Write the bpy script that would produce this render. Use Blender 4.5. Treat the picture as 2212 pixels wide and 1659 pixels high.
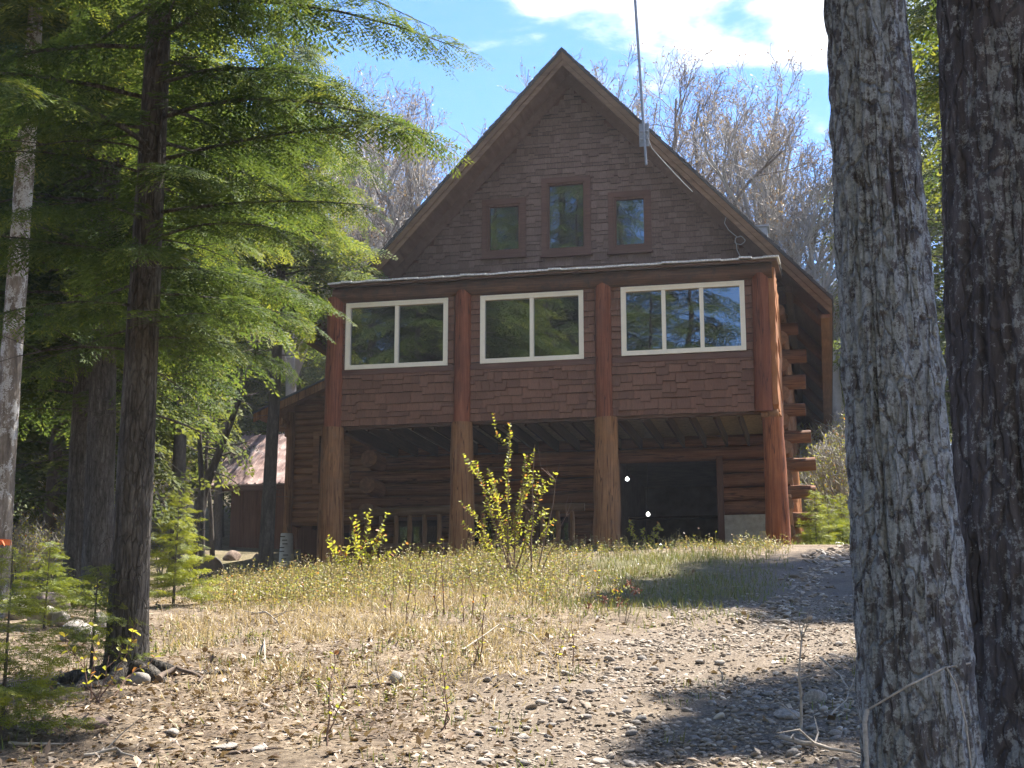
import bpy, math, random
import numpy as np
from mathutils import Vector, Matrix

for o in list(bpy.data.objects):
    bpy.data.objects.remove(o)
sc = bpy.context.scene
COL = sc.collection
R = math.radians
PI = math.pi

# ------------------------------------------------------------------ camera
EYE = 1.6
YAW = R(12.4)
PITCH = R(11.455)
FPX, CXP, CYP = 3067.0, 1106.0, 829.5          # lens of a 2212 px wide picture
cam_d = bpy.data.cameras.new('camera')
cam = bpy.data.objects.new('camera', cam_d)
COL.objects.link(cam)
cam.location = (0, 0, EYE)
cam.rotation_euler = (PI / 2 + PITCH, 0, YAW)
cam_d.sensor_fit = 'HORIZONTAL'
cam_d.sensor_width = 36.0
cam_d.lens = 36.0 * FPX / 2212.0
cam_d.clip_start = 0.1
cam_d.clip_end = 2000
sc.camera = cam

# ------------------------------------------------------------------ sun, sky, exposure
SUN_EL, SUN_AZ = R(61.5), R(37)                   # azimuth from +Y towards +X
sdir = Vector((math.sin(SUN_AZ) * math.cos(SUN_EL), math.cos(SUN_AZ) * math.cos(SUN_EL), math.sin(SUN_EL)))
sun_d = bpy.data.lights.new('sun', 'SUN')
sun = bpy.data.objects.new('sun', sun_d)
COL.objects.link(sun)
sun_d.energy = 4.0
sun_d.angle = R(0.53)
sun_d.color = (1.0, 0.95, 0.87)
sun.rotation_euler = sdir.to_track_quat('Z', 'Y').to_euler()
sun.location = (10, 20, 40)

world = bpy.data.worlds.new('World')
sc.world = world
world.use_nodes = True
wt = world.node_tree
wt.nodes.clear()


def wn(t, **kw):
    n = wt.nodes.new(t)
    for k, v in kw.items():
        setattr(n, k, v)
    return n


def wl(a, b):
    wt.links.new(a, b)


w_out = wn('ShaderNodeOutputWorld')
w_bg = wn('ShaderNodeBackground')
w_bg.inputs['Strength'].default_value = 0.15
sky = wn('ShaderNodeTexSky', sky_type='NISHITA')
sky.sun_disc = False
sky.sun_elevation = SUN_EL
sky.sun_rotation = SUN_AZ
sky.altitude = 200
sky.air_density = 1.0
sky.dust_density = 0.25
sky.ozone_density = 3.0
w_hs = wn('ShaderNodeHueSaturation')
w_hs.inputs['Hue'].default_value = 0.509
w_hs.inputs['Saturation'].default_value = 1.34
w_hs.inputs['Value'].default_value = 0.44
wl(sky.outputs[0], w_hs.inputs['Color'])
# broken cumulus on a flat layer, cover beyond the view added for fill light
w_tc = wn('ShaderNodeTexCoord')
w_sep = wn('ShaderNodeSeparateXYZ')
wl(w_tc.outputs['Generated'], w_sep.inputs[0])
w_z = wn('ShaderNodeMath', operation='MAXIMUM')
wl(w_sep.outputs['Z'], w_z.inputs[0])
w_z.inputs[1].default_value = 0.03
w_dx = wn('ShaderNodeMath', operation='DIVIDE')
w_dy = wn('ShaderNodeMath', operation='DIVIDE')
wl(w_sep.outputs['X'], w_dx.inputs[0]); wl(w_z.outputs[0], w_dx.inputs[1])
wl(w_sep.outputs['Y'], w_dy.inputs[0]); wl(w_z.outputs[0], w_dy.inputs[1])
w_cb = wn('ShaderNodeCombineXYZ')
wl(w_dx.outputs[0], w_cb.inputs[0]); wl(w_dy.outputs[0], w_cb.inputs[1])
w_no = wn('ShaderNodeTexNoise')
w_no.inputs['Scale'].default_value = 4.2
w_no.inputs['Detail'].default_value = 9
w_no.inputs['Roughness'].default_value = 0.58
w_no.inputs['Distortion'].default_value = 0.25
wl(w_cb.outputs[0], w_no.inputs['Vector'])
w_big = wn('ShaderNodeTexNoise')
w_big.inputs['Scale'].default_value = 0.35
w_big.inputs['Detail'].default_value = 1
wl(w_cb.outputs[0], w_big.inputs['Vector'])


def blob(cx, cy, rx, ry):
    m = wn('ShaderNodeVectorMath', operation='SUBTRACT')
    wl(w_cb.outputs[0], m.inputs[0]); m.inputs[1].default_value = (cx, cy, 0)
    s = wn('ShaderNodeVectorMath', operation='DIVIDE')
    wl(m.outputs[0], s.inputs[0]); s.inputs[1].default_value = (rx, ry, 1)
    l = wn('ShaderNodeVectorMath', operation='LENGTH')
    wl(s.outputs[0], l.inputs[0])
    mr = wn('ShaderNodeMapRange', interpolation_type='SMOOTHSTEP')
    wl(l.outputs['Value'], mr.inputs['Value'])
    mr.inputs['From Min'].default_value = 0.0; mr.inputs['From Max'].default_value = 1.0
    mr.inputs['To Min'].default_value = 1.0; mr.inputs['To Max'].default_value = 0.0
    return mr.outputs[0]


def madd(a, b, op='ADD'):
    m = wn('ShaderNodeMath', operation=op)
    for i, s in enumerate((a, b)):
        if isinstance(s, (int, float)):
            m.inputs[i].default_value = s
        else:
            wl(s, m.inputs[i])
    return m.outputs[0]


cl = madd(madd(blob(-0.05, 1.85, 0.78, 0.62), 0.50, 'MULTIPLY'), madd(madd(w_big.outputs[0], 0.5, 'SUBTRACT'), 1.3, 'MULTIPLY'))
cl = madd(madd(cl, 0.06), madd(madd(w_no.outputs[0], 0.5, 'SUBTRACT'), 1.25, 'MULTIPLY'))
w_cr = wn('ShaderNodeMapRange', interpolation_type='SMOOTHSTEP')
wl(cl, w_cr.inputs['Value'])
w_cr.inputs['From Min'].default_value = 0.14
w_cr.inputs['From Max'].default_value = 0.46
w_mix = wn('ShaderNodeMix', data_type='RGBA')
wl(w_cr.outputs[0], w_mix.inputs['Factor'])
wl(w_hs.outputs[0], w_mix.inputs['A'])
w_mix.inputs['B'].default_value = (2.5, 2.54, 2.62, 1)
wl(w_mix.outputs['Result'], w_bg.inputs['Color'])
wl(w_bg.outputs[0], w_out.inputs[0])

sc.view_settings.view_transform = 'Standard'
sc.view_settings.look = 'None'
sc.view_settings.gamma = 1.0
sc.view_settings.use_curve_mapping = False
sc.view_settings.exposure = 2.3
sc.render.engine = 'CYCLES'
sc.cycles.max_bounces = 7
sc.cycles.diffuse_bounces = 3
sc.cycles.glossy_bounces = 3
sc.cycles.transmission_bounces = 4
sc.cycles.transparent_max_bounces = 10
sc.cycles.caustics_reflective = False
sc.cycles.caustics_refractive = False
sc.cycles.sample_clamp_indirect = 6.0

# ------------------------------------------------------------------ small numeric tools
RGT = np.array([math.cos(YAW), math.sin(YAW)])
HDG = np.array([-math.sin(YAW), math.cos(YAW)])
rng = np.random.default_rng(7)
random.seed(7)


def rt_to_xy(r, t):
    return r * RGT[0] + t * HDG[0], r * RGT[1] + t * HDG[1]


def xy_to_rt(x, y):
    return x * RGT[0] + y * RGT[1], x * HDG[0] + y * HDG[1]


def _hash(ix, iy, iz, seed):
    n = (ix.astype(np.int64) * 374761393 + iy.astype(np.int64) * 668265263 + iz.astype(np.int64) * 2147483647 + seed * 1274126177) & 0x7fffffff
    n = (n ^ (n >> 13)) * 1274126177 & 0x7fffffff
    n = (n ^ (n >> 16)) * 668265263 & 0x7fffffff
    n = n ^ (n >> 15)
    return (n & 0xffffff) / float(0xffffff)


def vnoise(x, y, z=0.0, seed=0):
    x, y, z = np.broadcast_arrays(np.asarray(x, float), np.asarray(y, float), np.asarray(z, float))
    ix, iy, iz = np.floor(x), np.floor(y), np.floor(z)
    fx, fy, fz = x - ix, y - iy, z - iz
    fx, fy, fz = [f * f * (3 - 2 * f) for f in (fx, fy, fz)]
    out = 0
    for dx in (0, 1):
        for dy in (0, 1):
            for dz in (0, 1):
                w = (fx if dx else 1 - fx) * (fy if dy else 1 - fy) * (fz if dz else 1 - fz)
                out = out + w * _hash(ix + dx, iy + dy, iz + dz, seed)
    return out * 2 - 1


def fbm(x, y, z=0.0, seed=0, oct=4):
    s, a, tot = 0, 1.0, 0
    x = np.asarray(x, float); y = np.asarray(y, float); z = np.asarray(z, float)
    for i in range(oct):
        s = s + a * vnoise(x * 2 ** i, y * 2 ** i, z * 2 ** i, seed + i * 17)
        tot += a
        a *= 0.5
    return s / tot


GT = np.array([-200, -40, -10, 0, 7, 10, 14, 18, 20.5, 22, 24, 27, 34, 45, 70, 120, 500])
GZ = np.array([-9, -2.6, -1.0, 0.0, 1.1, 1.58, 2.14, 2.78, 3.24, 3.46, 3.72, 3.83, 4.3, 5.8, 11, 20, 44])


def drive_mask(r, t):
    """1 on the gravel drive."""
    c = np.interp(t, [0, 7, 9, 11, 14, 18, 23, 30, 45], [0.6, 0.95, 1.35, 1.75, 2.75, 3.7, 5.3, 7.2, 10])
    hw = np.interp(t, [0, 7, 9, 11, 14, 18, 22, 24.5, 45], [1.5, 1.35, 1.35, 1.3, 1.1, 0.85, 0.6, -.6, -1])
    d = (np.abs(r - c) - hw) + 0.75 * fbm(r * 1.1, t * 1.1, 0, 5, 4)
    return np.clip(0.5 - d / 0.9, 0, 1)


def ground_base(x, y):
    r, t = xy_to_rt(np.asarray(x, float), np.asarray(y, float))
    z = np.interp(t, GT, GZ)
    z = 0.5 * z + 0.25 * np.interp(t - 0.8, GT, GZ) + 0.25 * np.interp(t + 0.8, GT, GZ)
    # the wood on the left lies a little lower, hills far off
    z = z - 0.30 * np.clip((-r - 3.4) / 2.5, 0, 1) * np.clip((t - 13) / 6, 0, 1) * np.clip((40 - t) / 10, 0, 1)
    z = z - (0.16 + 0.26 * np.clip((-r - 0.6) / 2.6, 0, 1)) * np.clip((2.4 - r) / 2.2, 0, 1) * np.clip((t - 14.5) / 5.5, 0, 1) * np.clip((34 - t) / 6, 0, 1)
    z = z + 0.07 * fbm(x * 0.35, y * 0.35, 0, 3, 2) * np.clip((24.0 - t) / 3.0 + np.clip((t - 33) / 5, 0, 1) * 9, 0, 1)
    return z


def ground(x, y):
    r, t = xy_to_rt(np.asarray(x, float), np.asarray(y, float))
    near = np.clip((24.5 - t) / 3, 0.12, 1) * np.clip((t + 2) / 4, 0, 1)
    z = ground_base(x, y) + 0.035 * fbm(np.asarray(x) * 1.3, np.asarray(y) * 1.3, 0, 11, 3) * near
    dm = drive_mask(r, t)
    # two shallow ruts
    z = z - 0.03 * dm * np.clip((30 - t) / 5, 0, 1)
    return z


def gz(x, y):
    return float(ground(np.array([x]), np.array([y]))[0])


def spot(px, t):
    """ground point seen in column px at t metres down the view axis"""
    z = 2.0
    for _ in range(4):
        r = (px - CXP) / FPX * (t * math.cos(PITCH) + (z - EYE) * math.sin(PITCH))
        x, y = rt_to_xy(r, t)
        z = gz(x, y)
    return Vector((x, y, z))


def at(px, py, t):
    """point seen at (px, py), t metres down the view axis"""
    X = (px - CXP) / FPX; Z = -(py - CYP) / FPX
    f = math.cos(PITCH) - Z * math.sin(PITCH); u = math.sin(PITCH) + Z * math.cos(PITCH)
    k = t / f
    x, y = rt_to_xy(X * k, t)
    return Vector((x, y, u * k + EYE))


# ------------------------------------------------------------------ object helpers
def tag(o, label=None, cat=None, group=None, kind=None):
    if label: o['label'] = label
    if cat: o['category'] = cat
    if group: o['group'] = group
    if kind: o['kind'] = kind
    return o


def empty(name, loc, rz=0.0, label=None, cat=None, group=None):
    o = bpy.data.objects.new(name, None)
    COL.objects.link(o)
    o.location = loc
    o.rotation_euler = (0, 0, rz)
    o.empty_display_size = 0.2
    return tag(o, label, cat, group)


def link(name, me, parent=None, loc=(0, 0, 0), rot=(0, 0, 0), scale=(1, 1, 1)):
    o = bpy.data.objects.new(name, me)
    COL.objects.link(o)
    o.location = loc
    o.rotation_euler = rot
    o.scale = scale
    if parent is not None:
        o.parent = parent
    return o


CH = {}


def copy_tree(o, parent=None):
    c = o.copy()
    COL.objects.link(c)
    c.parent = parent
    for ch in [k for k in bpy.data.objects if k.parent == o]:
        copy_tree(ch, c)
    return c


def np_mesh(name, V, Fq, mats, midx=None, tint=None, smooth=False):
    """V (n,3), Fq (m,3) or (m,4) int array or list of such arrays"""
    if isinstance(Fq, (list, tuple)):
        arrs = [np.asarray(a) for a in Fq if len(a)]
    else:
        arrs = [np.asarray(Fq)]
    sizes = np.concatenate([np.full(len(a), a.shape[1]) for a in arrs]) if arrs else np.zeros(0, int)
    loops = np.concatenate([a.ravel() for a in arrs]) if arrs else np.zeros(0, int)
    starts = np.concatenate([[0], np.cumsum(sizes)[:-1]])
    me = bpy.data.meshes.new(name)
    me.vertices.add(len(V))
    me.vertices.foreach_set('co', np.ascontiguousarray(V, dtype=np.float32).ravel())
    me.loops.add(len(loops))
    me.loops.foreach_set('vertex_index', loops.astype(np.int32))
    me.polygons.add(len(sizes))
    me.polygons.foreach_set('loop_start', starts.astype(np.int32))
    me.polygons.foreach_set('loop_total', sizes.astype(np.int32))
    if midx is not None:
        me.polygons.foreach_set('material_index', np.asarray(midx, dtype=np.int32))
    if smooth is True:
        me.polygons.foreach_set('use_smooth', np.ones(len(sizes), dtype=bool))
    elif smooth is not False:
        me.polygons.foreach_set('use_smooth', np.asarray(smooth, dtype=bool))
    for m in (mats if isinstance(mats, (list, tuple)) else [mats]):
        me.materials.append(m)
    if tint is not None:
        a = me.attributes.new('tint', 'FLOAT', 'FACE')
        a.data.foreach_set('value', np.asarray(tint, dtype=np.float32))
    me.update(calc_edges=True)
    return me


class MB:
    """collects boxes, logs and polygons, and builds one mesh"""

    def __init__(s):
        s.v = []; s.f = []; s.mi = []; s.sm = []; s.t = []

    def add(s, vs, fs, mi=0, sm=False, t=0.0):
        b = len(s.v)
        s.v += [tuple(v) for v in vs]
        for f in fs:
            s.f.append([b + i for i in f]); s.mi.append(mi); s.sm.append(sm); s.t.append(t)

    def box(s, lo, hi, mi=0, M=None, t=0.0):
        x0, y0, z0 = lo; x1, y1, z1 = hi
        vs = [Vector(p) for p in ((x0, y0, z0), (x1, y0, z0), (x1, y1, z0), (x0, y1, z0), (x0, y0, z1), (x1, y0, z1), (x1, y1, z1), (x0, y1, z1))]
        if M is not None: vs = [M @ v for v in vs]
        s.add(vs, ((0, 3, 2, 1), (4, 5, 6, 7), (0, 1, 5, 4), (1, 2, 6, 5), (2, 3, 7, 6), (3, 0, 4, 7)), mi, False, t)

    def tube(s, pts, rad, n=8, mi=0, caps=True, wob=0.0, seed=0, t=0.0, capm=None):
        pts = [Vector(p) for p in pts]
        rd = random.Random(seed)
        rings = []
        up = None
        for i, p in enumerate(pts):
            d = (pts[min(i + 1, len(pts) - 1)] - pts[max(i - 1, 0)]).normalized()
            if up is None:
                up = d.orthogonal().normalized()
            a = (up - d * up.dot(d)).normalized(); b = d.cross(a); up = a
            rr = rad[i] if isinstance(rad, (list, tuple)) else rad
            rings.append([p + (a * math.cos(2 * PI * k / n) + b * math.sin(2 * PI * k / n)) * rr * (1 + wob * (rd.random() - .5)) for k in range(n)])
        vs = [v for r in rings for v in r]
        fs = []
        for i in range(len(pts) - 1):
            for k in range(n):
                fs.append((i * n + k, i * n + (k + 1) % n, (i + 1) * n + (k + 1) % n, (i + 1) * n + k))
        s.add(vs, fs, mi, True, t)
        if caps:
            b = len(s.v)
            s.v += [tuple(v) for v in rings[0]] + [tuple(v) for v in rings[-1]]
            s.f.append([b + k for k in range(n)][::-1]); s.mi.append(mi if capm is None else capm); s.sm.append(False); s.t.append(t)
            s.f.append([b + n + k for k in range(n)]); s.mi.append(mi if capm is None else capm); s.sm.append(False); s.t.append(t)

    def mesh(s, name, mats, tint=False):
        me = bpy.data.meshes.new(name)
        me.from_pydata(s.v, [], s.f)
        for m in (mats if isinstance(mats, (list, tuple)) else [mats]): me.materials.append(m)
        me.polygons.foreach_set('material_index', s.mi)
        me.polygons.foreach_set('use_smooth', s.sm)
        if tint:
            a = me.attributes.new('tint', 'FLOAT', 'FACE')
            a.data.foreach_set('value', s.t)
        me.update()
        return me

    def build(s, name, mats, parent=None, off=None, tint=False):
        """vertices are in world space; off = the parent's world origin"""
        if off is not None:
            ox, oy, oz = off
            s.v = [(a - ox, b - oy, c - oz) for a, b, c in s.v]
        return link(name, s.mesh(name, mats, tint), parent)


# ------------------------------------------------------------------ materials
def mat(name):
    m = bpy.data.materials.new(name)
    m.use_nodes = True
    nt = m.node_tree
    nt.nodes.clear()
    out = nt.nodes.new('ShaderNodeOutputMaterial')
    p = nt.nodes.new('ShaderNodeBsdfPrincipled')
    nt.links.new(p.outputs[0], out.inputs[0])
    return m, nt, p, out


def nd(nt, t, ins=None, **kw):
    n = nt.nodes.new(t)
    for k, v in kw.items(): setattr(n, k, v)
    for k, v in (ins or {}).items():
        if hasattr(v, 'is_output') or isinstance(v, bpy.types.NodeSocket): nt.links.new(v, n.inputs[k])
        else: n.inputs[k].default_value = v
    return n


def ramp(nt, fac, stops, interp='LINEAR'):
    n = nt.nodes.new('ShaderNodeValToRGB')
    e = n.color_ramp.elements
    n.color_ramp.interpolation = interp
    while len(e) < len(stops): e.new(0.5)
    for el, (p, c) in zip(e, stops):
        el.position = p
        el.color = (*c, 1) if len(c) == 3 else c
    nt.links.new(fac, n.inputs[0])
    return n.outputs[0]


def coords(nt, scale=(1, 1, 1), space='Object', rnd=True):
    tc = nd(nt, 'ShaderNodeTexCoord')
    v = tc.outputs[space]
    if rnd:
        oi = nd(nt, 'ShaderNodeObjectInfo')
        mu = nd(nt, 'ShaderNodeMath', {0: oi.outputs['Random'], 1: 37.0}, operation='MULTIPLY')
        v = nd(nt, 'ShaderNodeVectorMath', {0: v, 1: mu.outputs[0]}, operation='ADD').outputs[0]
    return nd(nt, 'ShaderNodeMapping', {'Vector': v, 'Scale': scale}).outputs[0]


def noise(nt, vec, scale, detail=4, rough=0.55, dist=0.0):
    return nd(nt, 'ShaderNodeTexNoise', {'Vector': vec, 'Scale': scale, 'Detail': detail, 'Roughness': rough, 'Distortion': dist}).outputs[0]


def mixc(nt, fac, a, b, blend='MIX'):
    n = nd(nt, 'ShaderNodeMix', data_type='RGBA', blend_type=blend)
    for k, v in (('Factor', fac), ('A', a), ('B', b)):
        if isinstance(v, bpy.types.NodeSocket): nt.links.new(v, n.inputs[k])
        elif k == 'Factor': n.inputs[k].default_value = v
        else: n.inputs[k].default_value = (*v, 1)
    return n.outputs['Result']


def bump(nt, p, h, strength, dist=0.02):
    b = nd(nt, 'ShaderNodeBump', {'Height': h, 'Strength': strength, 'Distance': dist})
    nt.links.new(b.outputs[0], p.inputs['Normal'])


def var_fac(nt):
    """random per object plus the 'tint' stored on faces"""
    oi = nd(nt, 'ShaderNodeObjectInfo')
    a = nd(nt, 'ShaderNodeAttribute', attribute_name='tint')
    s = nd(nt, 'ShaderNodeMath', {0: oi.outputs['Random'], 1: a.outputs['Fac']}, operation='ADD')
    return nd(nt, 'ShaderNodeMath', {0: s.outputs[0]}, operation='FRACT').outputs[0]


M = {}


def wood(name, axis, dark, mid, light, grain=26, rough=0.72, weather=None, crack=False):
    m, nt, p, _ = mat(name)
    sc_ = [grain, grain, grain]; sc_['xyz'.index(axis)] = 1.1
    v = coords(nt, tuple(sc_))
    g = noise(nt, v, 1.0, 6, 0.62, 0.6)
    b = noise(nt, coords(nt, (1.6, 1.6, 1.6)), 1.0, 4, 0.6)
    c = ramp(nt, g, [(0.30, dark), (0.52, mid), (0.74, light)])
    oi = nd(nt, 'ShaderNodeObjectInfo')
    c = mixc(nt, ramp(nt, b, [(0.38, (0, 0, 0)), (0.66, (1, 1, 1))]), c, mixc(nt, 0.55, c, dark), 'MIX')
    c = mixc(nt, nd(nt, 'ShaderNodeMath', {0: oi.outputs['Random'], 1: 0.5}, operation='MULTIPLY').outputs[0], c, tuple(x * 0.62 for x in mid))
    if weather:
        w = noise(nt, coords(nt, (5, 5, 5)), 1.0, 6, 0.7)
        c = mixc(nt, ramp(nt, w, [(0.50, (0, 0, 0)), (0.68, (0.75, 0.75, 0.75))]), c, weather)
    if crack:
        cs = [9, 9, 9]; cs['xyz'.index(axis)] = 0.45
        cn = noise(nt, coords(nt, tuple(cs)), 1.0, 3, 0.5, 0.3)
        cm_ = ramp(nt, cn, [(0.468, (0, 0, 0)), (0.482, (1, 1, 1)), (0.492, (1, 1, 1)), (0.506, (0, 0, 0))])
        c = mixc(nt, nd(nt, 'ShaderNodeMath', {0: cm_, 1: 0.8}, operation='MULTIPLY').outputs[0], c, tuple(x * .45 for x in dark))
    nt.links.new(c, p.inputs['Base Color'])
    p.inputs['Roughness'].default_value = rough
    p.inputs['Specular IOR Level'].default_value = 0.2
    bump(nt, p, g, 0.5, 0.012)
    M[name] = m
    return m


DK, MD, LT = (0.080, 0.032, 0.015), (0.21, 0.086, 0.037), (0.33, 0.150, 0.066)
wood('log_x', 'x', DK, MD, LT, crack=True)
wood('log_y', 'y', DK, MD, LT)
wood('post_red', 'z', (0.10, 0.030, 0.014), (0.22, 0.068, 0.030), (0.31, 0.11, 0.052), crack=True)
wood('post_tan', 'z', (0.12, 0.048, 0.018), (0.29, 0.135, 0.050), (0.40, 0.205, 0.085), weather=(0.20, 0.105, 0.05), crack=True)
wood('post_orange', 'z', (0.11, 0.032, 0.012), (0.27, 0.088, 0.030), (0.38, 0.15, 0.06), crack=True)
wood('siding_x', 'x', (0.14, 0.062, 0.028), (0.29, 0.14, 0.062), (0.40, 0.215, 0.105))
wood('beam_x', 'x', (0.05, 0.028, 0.018), (0.12, 0.062, 0.036), (0.21, 0.115, 0.070), weather=(0.045, 0.036, 0.030))
wood('rake_board', 'x', (0.10, 0.060, 0.034), (0.17, 0.105, 0.062), (0.24, 0.155, 0.095), grain=9)
wood('trim_red', 'x', (0.078, 0.039, 0.027), (0.132, 0.068, 0.048), (0.18, 0.096, 0.068))
wood('trim_z', 'z', (0.078, 0.039, 0.027), (0.132, 0.068, 0.048), (0.18, 0.096, 0.068))
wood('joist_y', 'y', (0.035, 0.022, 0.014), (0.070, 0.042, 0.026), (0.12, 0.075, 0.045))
wood('soffit_y', 'y', (0.10, 0.060, 0.044), (0.16, 0.10, 0.074), (0.21, 0.14, 0.105), grain=8)
wood('eave_y', 'y', (0.10, 0.048, 0.026), (0.19, 0.092, 0.050), (0.28, 0.15, 0.085))
wood('baluster', 'z', (0.13, 0.062, 0.028), (0.27, 0.14, 0.066), (0.38, 0.22, 0.11))
wood('rail_x', 'x', (0.10, 0.055, 0.030), (0.19, 0.11, 0.06), (0.27, 0.17, 0.10))
wood('shed_board', 'z', (0.085, 0.036, 0.021), (0.16, 0.072, 0.042), (0.22, 0.105, 0.062))
wood('live_edge', 'z', (0.24, 0.085, 0.030), (0.44, 0.19, 0.075), (0.56, 0.29, 0.13), grain=40)


def shingle_mat(name, dark, mid, light):
    m, nt, p, _ = mat(name)
    f = var_fac(nt)
    g = noise(nt, coords(nt, (60, 60, 2.2), rnd=False), 1.0, 5, 0.6, 0.4)
    c = ramp(nt, f, [(0.0, dark), (0.5, mid), (1.0, light)])
    c = mixc(nt, ramp(nt, g, [(0.34, (0.45, 0.45, 0.45)), (0.7, (0, 0, 0))]), c, (0.03, 0.014, 0.010))
    nt.links.new(c, p.inputs['Base Color'])
    p.inputs['Roughness'].default_value = 0.72
    p.inputs['Specular IOR Level'].default_value = 0.3
    bump(nt, p, g, 0.6, 0.006)
    M[name] = m


shingle_mat('shingle_porch', (0.150, 0.066, 0.034), (0.190, 0.085, 0.044), (0.230, 0.106, 0.057))
shingle_mat('shingle_gable', (0.135, 0.084, 0.060), (0.172, 0.108, 0.078), (0.210, 0.135, 0.100))


def plain(name, col, rough=0.6, metal=0.0, nscale=0, namt=0.3, spec=0.4, bstr=0.0, bdist=0.01):
    m, nt, p, _ = mat(name)
    p.inputs['Roughness'].default_value = rough
    p.inputs['Metallic'].default_value = metal
    p.inputs['Specular IOR Level'].default_value = spec
    if nscale:
        g = noise(nt, coords(nt), nscale, 6, 0.65)
        c = ramp(nt, g, [(0.28, tuple(x * (1 - namt) for x in col)), (0.72, tuple(min(1, x * (1 + namt)) for x in col))])
        nt.links.new(c, p.inputs['Base Color'])
        if bstr: bump(nt, p, g, bstr, bdist)
    else:
        p.inputs['Base Color'].default_value = (*col, 1)
    M[name] = m
    return m


plain('white_vinyl', (0.80, 0.72, 0.55), 0.45, nscale=6, namt=0.06)
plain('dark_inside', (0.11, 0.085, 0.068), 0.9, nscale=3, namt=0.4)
plain('end_grain', (0.19, 0.095, 0.05), 0.85, nscale=12, namt=0.45, bstr=0.5)
plain('concrete', (0.34, 0.30, 0.24), 0.9, nscale=9, namt=0.28, bstr=0.3)
plain('asphalt_shingle', (0.075, 0.075, 0.078), 0.95, nscale=60, namt=0.5, bstr=0.6)
plain('sunlit_edge', (0.62, 0.60, 0.55), 0.95, nscale=30, namt=0.45, bstr=0.6, bdist=0.02)
plain('galvanised', (0.24, 0.25, 0.26), 0.6, metal=0.5, nscale=14, namt=0.25)
plain('white_cable', (0.36, 0.35, 0.34), 0.6)
plain('birch_wrap', (0.52, 0.52, 0.50), 0.75, nscale=5, namt=0.25, bstr=0.3)
plain('dark_slit', (0.05, 0.045, 0.04), 0.9)
plain('green_trim', (0.035, 0.05, 0.05), 0.5)
plain('rope', (0.30, 0.28, 0.25), 0.95, nscale=40, namt=0.4)
plain('white_bone', (0.62, 0.60, 0.55), 0.7, nscale=9, namt=0.2, bstr=0.3)
plain('drum_dark', (0.05, 0.045, 0.042), 0.8, nscale=10, namt=0.4)
plain('orange_tape', (0.75, 0.16, 0.03), 0.6, nscale=9, namt=0.2)
plain('osb', (0.24, 0.165, 0.10), 0.85, nscale=14, namt=0.5, bstr=0.2)
plain('rust_red', (0.20, 0.075, 0.045), 0.9, nscale=12, namt=0.4)
plain('stick_pale', (0.34, 0.29, 0.23), 0.9, nscale=18, namt=0.4, bstr=0.5)
plain('stick_dark', (0.105, 0.075, 0.055), 0.9, nscale=18, namt=0.4, bstr=0.5)
plain('stem_red', (0.16, 0.095, 0.065), 0.8, nscale=18, namt=0.3)
plain('twig_grey', (0.23, 0.205, 0.18), 0.85, nscale=3, namt=0.35)
plain('twig_dark', (0.15, 0.12, 0.10), 0.85, nscale=3, namt=0.35)
plain('twig_white', (0.29, 0.265, 0.235), 0.85, nscale=3, namt=0.3)


def shed_roof_mat():
    m, nt, p, _ = mat('shed_roof')
    v = coords(nt, (1.2, 1.2, 1.2), rnd=False)
    g = noise(nt, v, 2.0, 6, 0.7)
    c = ramp(nt, g, [(0.32, (0.10, 0.06, 0.05)), (0.5, (0.30, 0.20, 0.17)), (0.7, (0.52, 0.43, 0.38))])
    nt.links.new(c, p.inputs['Base Color'])
    p.inputs['Roughness'].default_value = 0.5
    p.inputs['Metallic'].default_value = 0.3
    M['shed_roof'] = m


shed_roof_mat()


def glass_mat():
    m, nt, p, out = mat('window_glass')
    nt.nodes.remove(p)
    tr = nd(nt, 'ShaderNodeBsdfTransparent', {'Color': (0.30, 0.32, 0.33, 1)})
    gl = nd(nt, 'ShaderNodeBsdfGlossy', {'Color': (0.95, 0.97, 1, 1), 'Roughness': 0.012})
    nz = noise(nt, coords(nt, (1.1, 1.1, 1.1)), 1.4, 1, 0.4)
    bm = nd(nt, 'ShaderNodeBump', {'Height': nz, 'Strength': 0.10, 'Distance': 0.02})
    nt.links.new(bm.outputs[0], gl.inputs['Normal'])
    fr = nd(nt, 'ShaderNodeFresnel', {'IOR': 2.7})
    mx = nd(nt, 'ShaderNodeMixShader', {0: fr.outputs[0], 1: tr.outputs[0], 2: gl.outputs[0]})
    nt.links.new(mx.outputs[0], out.inputs[0])
    M['window_glass'] = m


glass_mat()


def globe_mat():
    m, nt, p, out = mat('globe_glow')
    p.inputs['Base Color'].default_value = (0.9, 0.9, 0.9, 1)
    p.inputs['Emission Color'].default_value = (1, 0.98, 0.95, 1)
    p.inputs['Emission Strength'].default_value = 1.2
    M['globe_glow'] = m


globe_mat()


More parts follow.
